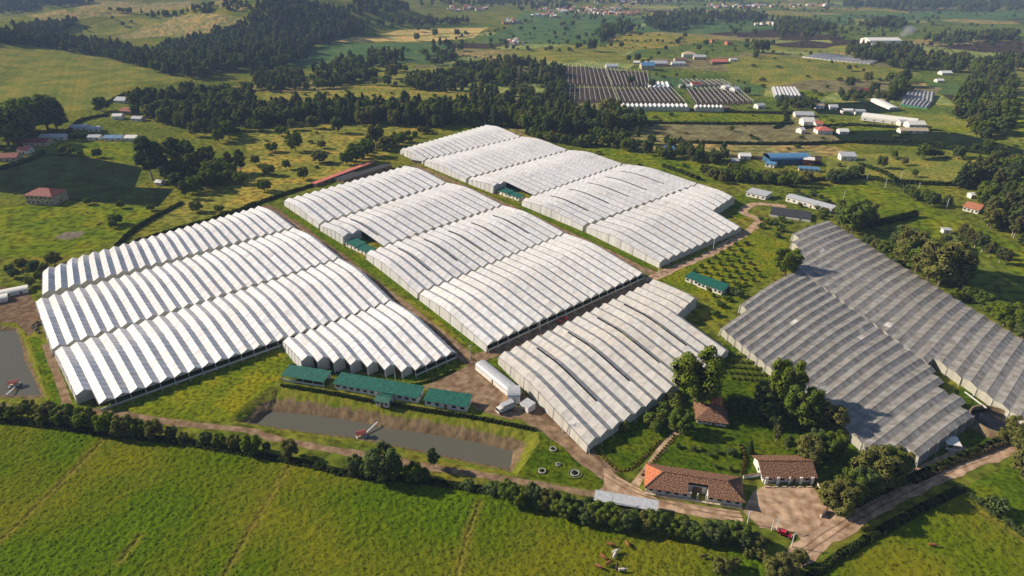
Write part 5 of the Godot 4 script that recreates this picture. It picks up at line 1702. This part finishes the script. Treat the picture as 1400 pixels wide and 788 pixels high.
	for w in [
		[[340, 100, 380, 100, 440, 108, 480, 112, 470, 122, 400, 126, 345, 124], 44, 12, 18], [[425, 98, 470, 84, 520, 74, 556, 82, 540, 100, 500, 114, 440, 116], 46, 14, 22], [[575, 70, 620, 62, 640, 68, 620, 88, 590, 92], 18, 12, 18], [[555, 112, 620, 104, 650, 116, 640, 128, 560, 124], 30, 12, 16],
		[[615, 96, 690, 86, 765, 100, 772, 124, 700, 122, 640, 112], 70, 14, 20], [[640, 128, 700, 126, 770, 140, 790, 158, 700, 152, 640, 146], 40, 12, 18], [[740, 96, 772, 100, 770, 150, 756, 150], 20, 12, 18],
		[[808, 72, 820, 42, 860, 38, 866, 44, 822, 68], 12, 22, 30], [[880, 34, 900, 26, 960, 20, 1050, 24, 1060, 30, 960, 34, 900, 44], 80, 20, 28], [[500, 34, 570, 30, 640, 30, 640, 34, 560, 40], 26, 14, 20], [[480, 10, 540, 6, 560, 18, 500, 24, 430, 20], 60, 18, 24], [[0, 20, 60, 12, 130, 4, 100, 0, 0, 2], 60, 18, 24], [[20, 40, 60, 34, 110, 30, 90, 44, 40, 44], 40, 12, 18],
		[[1050, 36, 1070, 28, 1110, 36, 1160, 40, 1130, 48, 1060, 46], 50, 16, 24], [[1170, 36, 1210, 30, 1240, 32, 1230, 40, 1190, 40], 30, 18, 24], [[1250, 58, 1290, 52, 1390, 48, 1390, 58, 1300, 62], 40, 16, 22], [[1145, 76, 1170, 68, 1236, 72, 1320, 90, 1316, 100, 1240, 98, 1180, 84], 80, 14, 22],
		[[1322, 120, 1335, 94, 1400, 80, 1400, 96, 1372, 104, 1380, 130, 1376, 186, 1340, 196, 1318, 176, 1300, 160], 100, 14, 24], [[1150, 4, 1280, 2, 1420, 0, 1420, 18, 1260, 16, 1160, 12], 170, 20, 28], [[1215, 140, 1226, 120, 1238, 116, 1234, 138], 8, 16, 24], [[1145, 132, 1180, 126, 1236, 134, 1220, 142, 1150, 140], 22, 8, 12], [[1056, 142, 1110, 138, 1120, 150, 1060, 152], 18, 8, 12], [[700, 8, 780, 6, 780, 14, 710, 16], 20, 18, 24], [[560, 4, 700, 2, 690, 8, 570, 10], 30, 18, 24], [[660, 0, 1000, 0, 1000, 4, 660, 5], 60, 18, 24], [[130, 12, 330, 6, 345, 14, 300, 18], 30, 10, 16], [[850, 166, 880, 164, 880, 176, 852, 178], 8, 12, 18]]:
		wood(["eucalyptus_tree", "broadleaf_tree", "broadleaf_tree", "pine_tree"], w[0], w[1] * 2, w[2] * 1.1, w[3] * 1.1, lw, "distant woods")
	for t in [[783, 36, 7], [825, 34, 8], [859, 84, 8], [871, 84, 10], [900, 76, 6], [1035, 72, 16], [1044, 72, 16], [1004, 48, 9], [1031, 48, 8], [1032, 34, 9], [1071, 48, 9], [1082, 48, 9], [1100, 54, 12], [1108, 54, 10], [1138, 52, 10], [1160, 97, 8], [1161, 120, 14], [1186, 113, 13], [1216, 112, 12], [1228, 114, 14], [1240, 112, 12], [1180, 99, 5], [1265, 96, 6], [1350, 205, 14], [1332, 207, 10], [1285, 215, 9], [1260, 218, 20], [1222, 216, 10], [1275, 216, 12], [1310, 217, 16], [1236, 226, 10], [1204, 230, 16], [1250, 242, 10], [560, 122, 14], [536, 108, 18], [582, 118, 20], [530, 118, 14], [660, 116, 16], [690, 120, 18], [450, 62, 8], [570, 56, 10], [595, 50, 10], [625, 50, 9], [572, 43, 7], [168, 36, 6], [154, 27, 5], [180, 32, 4], [225, 20, 6], [240, 20, 5], [117, 42, 5], [1000, 180, 8], [860, 180, 24], [834, 168, 30], [845, 172, 26]]:
		plant_px("broadleaf_tree", t[0], t[1], t[2], "lone dark tree standing among the fields of the plain", "lone trees on the plain")
	for e in edges:
		var n := int((e[1] - e[0]).length() / rng.randf_range(9, 26))
		for k in n:
			var q: Vector2 = e[0].lerp(e[1], (k + rng.randf()) / n) + Vector2(rng.randf_range(-3, 3), rng.randf_range(-3, 3))
			if q.y > -800.0: continue
			if rng.randf() < 0.6: plant("bush", Vector3(q.x, hgt(q.x, q.y), q.y), rng.randf_range(2, 5), "bush in a hedgerow between far fields", "hedgerows of the plain", 1.3)
			else: plant("broadleaf_tree", Vector3(q.x, hgt(q.x, q.y), q.y), rng.randf_range(5, 13), "tree in a hedgerow between far fields", "hedgerows of the plain")
	for k in 150:
		plant_px("bush", rng.randf_range(300, 1390), rng.randf_range(90, 235), rng.randf_range(2.5, 5.0), "low bush scattered over the far fields", "bushes over the far fields", 1.6)
	plant_all()

# ------------------------------------------------------------------ small things
func pole(px: float, py: float, hpx: float, label: String, arms := true) -> void:
	var p := tp(px, py)
	var h := hpx * px_metres(p) / 0.92
	var T := thing("utility_pole", label, "pole", p, 0.5, "poles")
	var st := stb()
	tube(st, Vector3.ZERO, Vector3(0, h, 0), 0.17, 0.12, 8)
	part("shaft", st.commit(), M.post, T)
	if arms:
		st = stb()
		box(st, Vector3(0, h - 0.6, 0), Vector3(2.2, 0.14, 0.14))
		part("crossarm", st.commit(), M.post, T)
		for k in 3:
			st = stb()
			tube(st, Vector3(-0.9 + 0.9 * k, h - 0.53, 0), Vector3(-0.9 + 0.9 * k, h - 0.25, 0), 0.07, 0.05, 6)
			part("insulator", st.commit(), M.gutter, T)

func loft(st: SurfaceTool, rings: Array, n := 8) -> void:  # rings: [centre, half width, half height]; along z
	for k in rings.size() - 1:
		for i in n:
			var q := []
			for e in [[k, i], [k, i + 1], [k + 1, i + 1], [k + 1, i]]:
				var r: Array = rings[e[0]]
				var th: float = TAU * e[1] / n
				q.append(r[0] + Vector3(cos(th) * r[1], sin(th) * r[2], 0))
			quad(st, q[0], q[1], q[2], q[3], (q[0] + q[2]) / 2 - (rings[k][0] + rings[k + 1][0]) / 2)

func cow(px: float, py: float, turn: float, m: Material, label: String, group: String) -> void:
	var T := thing("cow", label, "cow", tp(px, py) + Vector3(0, 0.3 if group.contains("pasture") or group == "" else 0.0, 0), turn, group)
	var st := stb()
	loft(st, [[Vector3(0, 1.12, -1.05), 0.06, 0.1], [Vector3(0, 1.12, -0.95), 0.28, 0.3], [Vector3(0, 1.02, -0.5), 0.36, 0.38], [Vector3(0, 0.98, 0.1), 0.4, 0.42], [Vector3(0, 1.03, 0.6), 0.34, 0.42], [Vector3(0, 1.1, 0.9), 0.2, 0.3], [Vector3(0, 1.12, 1.2), 0.14, 0.19], [Vector3(0, 1.1, 1.4), 0.15, 0.16], [Vector3(0, 1.0, 1.65), 0.09, 0.1], [Vector3(0, 0.98, 1.75), 0.03, 0.04]])
	for s in [-1, 1]:
		tube(st, Vector3(s * 0.2, 0.85, 0.65), Vector3(s * 0.2, 0.42, 0.66), 0.13, 0.07, 6)
		tube(st, Vector3(s * 0.2, 0.42, 0.66), Vector3(s * 0.2, 0.0, 0.64), 0.07, 0.06, 6)
		tube(st, Vector3(s * 0.2, 0.9, -0.75), Vector3(s * 0.2, 0.45, -0.9), 0.17, 0.08, 6)
		tube(st, Vector3(s * 0.2, 0.45, -0.9), Vector3(s * 0.2, 0.0, -0.82), 0.07, 0.06, 6)
		tube(st, Vector3(s * 0.1, 1.22, 1.36), Vector3(s * 0.3, 1.24, 1.34), 0.05, 0.02, 5)
	tube(st, Vector3(0, 1.25, -1.0), Vector3(0, 0.5, -1.12), 0.04, 0.03, 5)
	part("body", st.commit(), m, T)

func wheels(T: Node3D, spots: Array, r: float, w: float) -> void:
	for s in spots:
		var st := stb()
		tube(st, s - Vector3(w / 2, 0, 0), s + Vector3(w / 2, 0, 0), r, r, 12)
		var t := part("wheel", st.commit(), M.dark, T)
		st = stb()
		tube(st, s - Vector3(w / 2 + 0.02, 0, 0), s + Vector3(w / 2 + 0.02, 0, 0), r * 0.55, r * 0.55, 10)
		part("rim", st.commit(), M.post, t)

func prism(st: SurfaceTool, prof_: Array, w: float) -> void:  # a side outline (z, y) swept across x
	var m := Vector3.ZERO
	for p in prof_: m += Vector3(0, p[1], p[0]) / prof_.size()
	for k in prof_.size():
		var a := Vector3(0, prof_[k][1], prof_[k][0])
		var b := Vector3(0, prof_[(k + 1) % prof_.size()][1], prof_[(k + 1) % prof_.size()][0])
		var x := Vector3(w / 2, 0, 0)
		quad(st, a - x, b - x, b + x, a + x, (a + b) / 2 - m)
		for s in [-1, 1]:
			tri(st, m + x * s, a + x * s, b + x * s, Vector3(s, 0, 0))

func small_things() -> void:
	var red := mat(lin(0.55, 0.012, 0.02), 0.3)
	red.clearcoat_enabled = true
	# red car in the parking yard
	var car := thing("parked_car", "red hatchback parked beside the poles of the parking yard", "car", tp(1073, 732) + Vector3(0, 0.06, 0), 1.0)
	var st := stb()
	prism(st, [[-2.0, 0.35], [2.0, 0.35], [2.05, 0.7], [1.0, 0.95], [-1.9, 0.98], [-2.05, 0.7]], 1.75)
	part("body", st.commit(), red, car)
	st = stb()
	prism(st, [[1.0, 0.95], [0.3, 1.45], [-1.3, 1.48], [-1.9, 0.98]], 1.5)
	var cab := part("cabin", st.commit(), M.glass_dark, car)
	st = stb()
	prism(st, [[0.25, 1.44], [0.2, 1.52], [-1.25, 1.54], [-1.3, 1.46]], 1.45)
	part("roof", st.commit(), red, cab)
	wheels(car, [Vector3(-0.8, 0.32, 1.25), Vector3(0.8, 0.32, 1.25), Vector3(-0.8, 0.32, -1.25), Vector3(0.8, 0.32, -1.25)], 0.32, 0.22)
	for s in [-1, 1]:
		st = stb()
		box(st, Vector3(s * 0.6, 0.72, 2.03), Vector3(0.35, 0.16, 0.06))
		part("headlight", st.commit(), M.white, car)
	# truck at the loading hall
	var tr := thing("truck", "white box truck backed up to the vaulted loading hall", "truck", tp(690, 562) + Vector3(0, 0.08, 0), -0.95)
	st = stb()
	box(st, Vector3(0, 2.05, -1.2), Vector3(2.4, 2.6, 5.4))
	part("cargo_box", st.commit(), M.gray_roof, tr)
	st = stb()
	prism(st, [[1.7, 0.6], [3.5, 0.6], [3.55, 1.5], [3.2, 2.5], [1.7, 2.6]], 2.2)
	var cb := part("cab", st.commit(), M.white, tr)
	st = stb()
	prism(st, [[3.42, 1.55], [3.62, 1.55], [3.27, 2.4], [3.07, 2.4]], 2.0)
	part("windscreen", st.commit(), M.glass_dark, cb)
	st = stb()
	box(st, Vector3(0, 0.62, 0), Vector3(1.2, 0.22, 6.6))
	part("chassis", st.commit(), M.dark, tr)
	wheels(tr, [Vector3(-1.0, 0.46, 2.6), Vector3(1.0, 0.46, 2.6), Vector3(-1.0, 0.46, -2.2), Vector3(1.0, 0.46, -2.2)], 0.46, 0.3)
	# two red carts on the lane
	for k in 2:
		var ct := thing("flower_cart", ["red flower cart on the lane, loaded one", "low red flower cart on the lane behind the loaded one"][k], "cart", tp(773 - k * 8, 437 + k * 4) + Vector3(0, 0.08, 0), 0.75, "carts on the lane")
		st = stb()
		box(st, Vector3(0, 0.9, 0), Vector3(1.3, 0.8 if k == 0 else 0.4, 2.4))
		part("tray", st.commit(), red, ct)
		st = stb()
		beam(st, Vector3(0, 0.6, 1.2), Vector3(0, 0.9, 2.2), 0.1)
		part("drawbar", st.commit(), M.dark, ct)
		wheels(ct, [Vector3(-0.6, 0.35, 0.7), Vector3(0.6, 0.35, 0.7), Vector3(-0.6, 0.35, -0.7), Vector3(0.6, 0.35, -0.7)], 0.35, 0.2)
	# cattle
	var brown := mat(lin(0.26, 0.095, 0.035), 0.9)
	var white := mat(lin(0.6, 0.55, 0.48), 0.9)
	var black := mat(lin(0.03, 0.025, 0.02), 0.9)
	for c in [[834, 748, 1.2, brown], [857, 747, 0.3, brown], [841, 758, 2.0, white], [840, 763, 2.6, white], [824, 765, 0.8, brown], [831, 774, 2.2, brown], [818, 778, 1.0, brown], [850, 783, 1.6, white], [843, 779, 2.9, black], [962, 765, 1.8, black]]:
		cow(c[0], c[1], c[2], c[3], {brown: "brown cow grazing in the herd on the rough pasture", white: "whitish cow in the herd on the rough pasture", black: "black cow on the rough pasture"}[c[3]], "cows on the rough pasture")
	cow(1274, 749, 1.4, brown, "lone brown cow on the meadow below the lane", "")
	for c in [[119, 292, 1.0], [149, 301, 2.0], [138, 306, 0.4], [135, 309, 2.4]]:
		cow(c[0], c[1], c[2], black, "dark cow grazing on the green meadow by the unfinished house", "cows on the green meadow")
	# poles
	for q in [[1150, 286, 24, "concrete pole behind the old grey greenhouse's far corner"], [1252, 273, 22, "concrete pole beside the sandy path, between two paddocks"], [1294, 286, 14, "concrete pole near the salmon roofed house"], [1210, 257, 12, "concrete pole at the bend of the sandy path"], [1231, 247, 12, "concrete pole on the hedge of the olive paddock"], [1158, 236, 8, "thin pole near the blue hall"], [1185, 247, 8, "thin pole on the dark belt's end"], [769, 592, 26, "lamp pole in the yellow base beside the dark lane"], [836, 696, 30, "concrete pole beside the grey roofed shed"], [753, 528, 0, ""], [541, 524, 16, "pole in front of the stepped greenhouse"], [643, 492, 22, "pole at the crossing of the lanes"], [1062, 725, 22, "white gate pole of the parking yard, paired one"], [1055, 726, 20, "white gate pole of the parking yard, end one"], [1082, 748, 24, "white pole beside the red car"], [1022, 716, 22, "white gate post by the long farmhouse"], [914, 363, 14, "pole at the corner of the far greenhouses"], [901, 372, 10, "short pole with tank at the lane crossing"], [823, 432, 18, "pole on the lane between the greenhouses"], [738, 452, 16, "pole in front of the brightest greenhouse film"], [1151, 420, 0, ""], [975, 342, 16, "pole along the front of the far greenhouses"], [1008, 250, 12, "lamp pole by the far greenhouses' end"]]:
		if q[2] > 0: pole(q[0], q[1], q[2], q[3], q[2] > 20)
	# ringed flower beds on the triangular lawn
	var stone := mat(lin(0.36, 0.345, 0.32), 0.9)
	var k2 := 0
	for q in [[756, 615, 1.1], [741, 645, 1.15], [786, 648, 1.4], [763, 636, 0.7]]:
		var p := tp(q[0], q[1])
		var T := thing("flower_bed", ["round flower bed with white rim, nearest the pond's end", "round flower bed with white rim beside the track", "largest round flower bed with double white rim", "smallest round flower bed of pale stones"][k2], "flower bed", p, 0.0, "ringed flower beds")
		k2 += 1
		var r: float = q[2]
		var sr := stb()
		for i in 20:
			var a0 := TAU * i / 20
			var a1 := TAU * (i + 1) / 20
			beam(sr, Vector3(cos(a0) * r, 0.25, sin(a0) * r), Vector3(cos(a1) * r, 0.25, sin(a1) * r), 0.35, 0.5)
		part("rim", sr.commit(), stone, T)
		sr = stb()
		for i in 160:
			var d := Vector3(rng.randfn(), absf(rng.randfn()), rng.randfn()).normalized()
			leaf(sr, d * Vector3(r * 0.8, 0.8, r * 0.8), d, 0.18, Color(0.04, 0.06, 0.015))
		blob(sr, Vector3(0, 0.1, 0), Vector3(r * 0.72, 0.6, r * 0.72), Color(0.04, 0.055, 0.015))
		part("planting", sr.commit(), M.leaf, T)
		if r > 1.3:
			sr = stb()
			for i in 24:
				var a0 := TAU * i / 24
				var a1 := TAU * (i + 1) / 24
				beam(sr, Vector3(cos(a0) * (r + 0.9), 0.16, sin(a0) * (r + 0.9)), Vector3(cos(a1) * (r + 0.9), 0.16, sin(a1) * (r + 0.9)), 0.5, 0.3)
			part("outer_hedge", sr.commit(), mat(lin(0.10, 0.13, 0.02), 0.95), T)
	# round water tank with raised stone rim
	var tp0 := tp(1360, 581)
	var tank := thing("round_tank", "round water tank with raised pale rim beside the old grey greenhouse", "tank", tp0)
	var R := 8.2
	st = stb()
	for i in 40:
		var a0 := TAU * i / 40
		var a1 := TAU * (i + 1) / 40
		var d0 := Vector3(cos(a0), 0, sin(a0))
		var d1 := Vector3(cos(a1), 0, sin(a1))
		var up := Vector3(0, 2.6, 0)
		quad(st, d0 * R + up, d1 * R + up, d1 * R, d0 * R, -d0)
		quad(st, d0 * (R + 0.7) + up, d1 * (R + 0.7) + up, d1 * R + up, d0 * R + up, Vector3.UP)
		quad(st, d0 * (R + 0.7) + up, d1 * (R + 0.7) + up, d1 * (R + 2.2), d0 * (R + 2.2), d0)
	part("rim", st.commit(), M.bank, tank)
	st = stb()
	for i in 40:
		var a0 := TAU * i / 40
		var a1 := TAU * (i + 1) / 40
		tri(st, Vector3(0, 0.9, 0), Vector3(cos(a0) * R, 0.9, sin(a0) * R), Vector3(cos(a1) * R, 0.9, sin(a1) * R), Vector3.UP)
	part("water", st.commit(), M.water_dark, tank)
	st = stb()
	beam(st, tp(1318, 540) - tp0 + Vector3(0, 1.4, 0), tp(1346, 566) - tp0 + Vector3(0, 2.7, 0), 0.45, 0.3)
	part("inlet_pipe", st.commit(), M.post, tank)
	# pump rafts on the ponds
	for q in [[494, 598, -3.6, "red roofed pump raft on blue floats in the long pond", 516, 577], [20, 528, -1.6, "small red roofed pump raft in the reservoir beside the greenhouses", 8, 540]]:
		var p := gp(q[0], q[1], q[2])
		var T := thing("pump_raft", q[3], "raft", p, 0.35)
		T.scale = Vector3.ONE * 0.85
		for s in [-1, 1]:
			st = stb()
			tube(st, Vector3(-2.4, 0.1, s * 1.2), Vector3(2.4, 0.1, s * 1.2), 0.35, 0.35, 8)
			part("float", st.commit(), mat(lin(0.03, 0.10, 0.22), 0.5), T)
		st = stb()
		box(st, Vector3(0, 0.5, 0), Vector3(4.6, 0.15, 3.4))
		part("deck", st.commit(), M.gray_roof, T)
		for c in [[-1, -1], [1, -1], [1, 1], [-1, 1]]:
			st = stb()
			box(st, Vector3(c[0] * 1.7, 1.5, c[1] * 1.2), Vector3(0.14, 2.0, 0.14))
			part("post", st.commit(), M.white, T)
		st = stb()
		box(st, Vector3(0, 1.0, 0), Vector3(3.2, 0.8, 2.2))
		part("cabin", st.commit(), M.cream, T)
		st = stb()
		roof_slab(st, Vector3(-2.3, 2.5, 1.7), Vector3(2.3, 2.5, 1.7), Vector3(2.3, 3.3, 0), Vector3(-2.3, 3.3, 0), 0.12)
		roof_slab(st, Vector3(-2.3, 2.5, -1.7), Vector3(2.3, 2.5, -1.7), Vector3(2.3, 3.3, 0), Vector3(-2.3, 3.3, 0), 0.12)
		part("roof", st.commit(), M.red_roof, T)
		st = stb()
		var g: Vector3 = gp(q[4], q[5], q[2] + 1.6) - p
		beam(st, Vector3(1.6, 0.55, -1.0), Basis(Vector3.UP, -0.35) * g / 0.85, 0.7, 0.12)
		part("gangway", st.commit(), M.gray_roof, T)
	# heap of white sacks beside the reservoir greenhouses
	for k in 9:
		var p := tp(46 + rng.randf_range(0, 14), 444 + rng.randf_range(-4, 14))
		var T := thing("plastic_bale", "crumpled bale of waste white film heaped beside the reservoir path", "bale", p, rng.randf() * 6.0, "bales of waste film")
		st = stb()
		blob(st, Vector3(0, 0.5, 0), Vector3(rng.randf_range(0.7, 1.2), 0.7, rng.randf_range(0.7, 1.1)), Color.WHITE)
		blob(st, Vector3(0.5, 0.7, 0.3), Vector3(0.6, 0.5, 0.6), Color.WHITE)
		part("film_roll", st.commit(), M.white, T)
	# timber sleepers marking the parking bays, and the yard's white wall
	for k in 6:
		var a := tp(1049 + k * 11.5, 666.5)
		var T := thing("parking_sleeper", "pale sleeper across the head of a parking bay before the tiled house", "sleeper", a, 0.0, "parking sleepers")
		st = stb()
		box(st, Vector3(0, 0.2, 0), Vector3(1.7, 0.3, 0.35))
		part("beam", st.commit(), M.cream, T)
	for q in [[1117, 664, 1131, 686, "white garden wall between parking yard and lawn"], [1131, 687, 1137, 697, "short white wall stub beside the yard entrance"], [1122, 708, 1131, 699, "white wall wing at the yard entrance"], [1016, 655, 1042, 651, "grey wall from the long farmhouse to the tiled house"]]:
		var a := tp(q[0], q[1])
		var bb := tp(q[2], q[3])
		var T := thing("garden_wall", q[4], "wall", a)
		st = stb()
		beam(st, Vector3(0, 0.7, 0), bb - a + Vector3(0, 0.7, 0), 0.3, 1.4)
		part("masonry", st.commit(), M.white, T)
		st = stb()
		beam(st, Vector3(0, 1.46, 0), bb - a + Vector3(0, 1.46, 0), 0.45, 0.12)
		part("coping", st.commit(), M.tile, T)
	# yellow barrier rails at the lane crossing
	for q in [[636, 488, 646, 493, "yellow barrier rail at the lane crossing, by the film tunnel"], [652, 497, 661, 502, "yellow barrier rail at the lane crossing, by the bright greenhouse"], [720, 538, 736, 532, "yellow barrier rail over the dark lane beside the cream greenhouse"]]:
		var a := tp(q[0], q[1])
		var bb := tp(q[2], q[3])
		var T := thing("barrier_rail", q[4], "barrier", a)
		for h in [0.55, 1.1]:
			st = stb()
			beam(st, Vector3(0, h, 0), bb - a + Vector3(0, h, 0), 0.12)
			part("rail", st.commit(), M.yellow, T)
		for k in 4:
			st = stb()
			var pp: Vector3 = (bb - a) * (k / 3.0)
			beam(st, pp, pp + Vector3(0, 1.2, 0), 0.12)
			part("post", st.commit(), M.yellow, T)
	# field drain gully: bare grey patch in the green meadow
	field("bare_patch", [72, 326, 88, 318, 118, 316, 108, 325, 92, 328], land(lin(0.26, 0.23, 0.19), M.dirt_t, 30.0, M.mild, 20.0), 0.2, 0.07)
	# the factory's smoke
	var sp := tp(1226, 60)
	var fmat := FogMaterial.new()
	fmat.density = 0.02
	fmat.albedo = Color(0.92, 0.93, 0.95)
	for k in 5:
		var fv := FogVolume.new()
		fv.name = numbered("smoke")
		fv.shape = RenderingServer.FOG_VOLUME_SHAPE_ELLIPSOID
		fv.size = Vector3(8 + k * 5, 8 + k * 2.5, 8 + k * 4)
		fv.material = fmat
		add_child(fv)
		fv.position = sp + Vector3(k * 5.0 + (k % 2) * 3.0, 13.0 + k * 4.0, (k % 2) * 4.0)
		tag(fv, "white smoke puff drifting up from the factory hall", "smoke", "factory smoke")
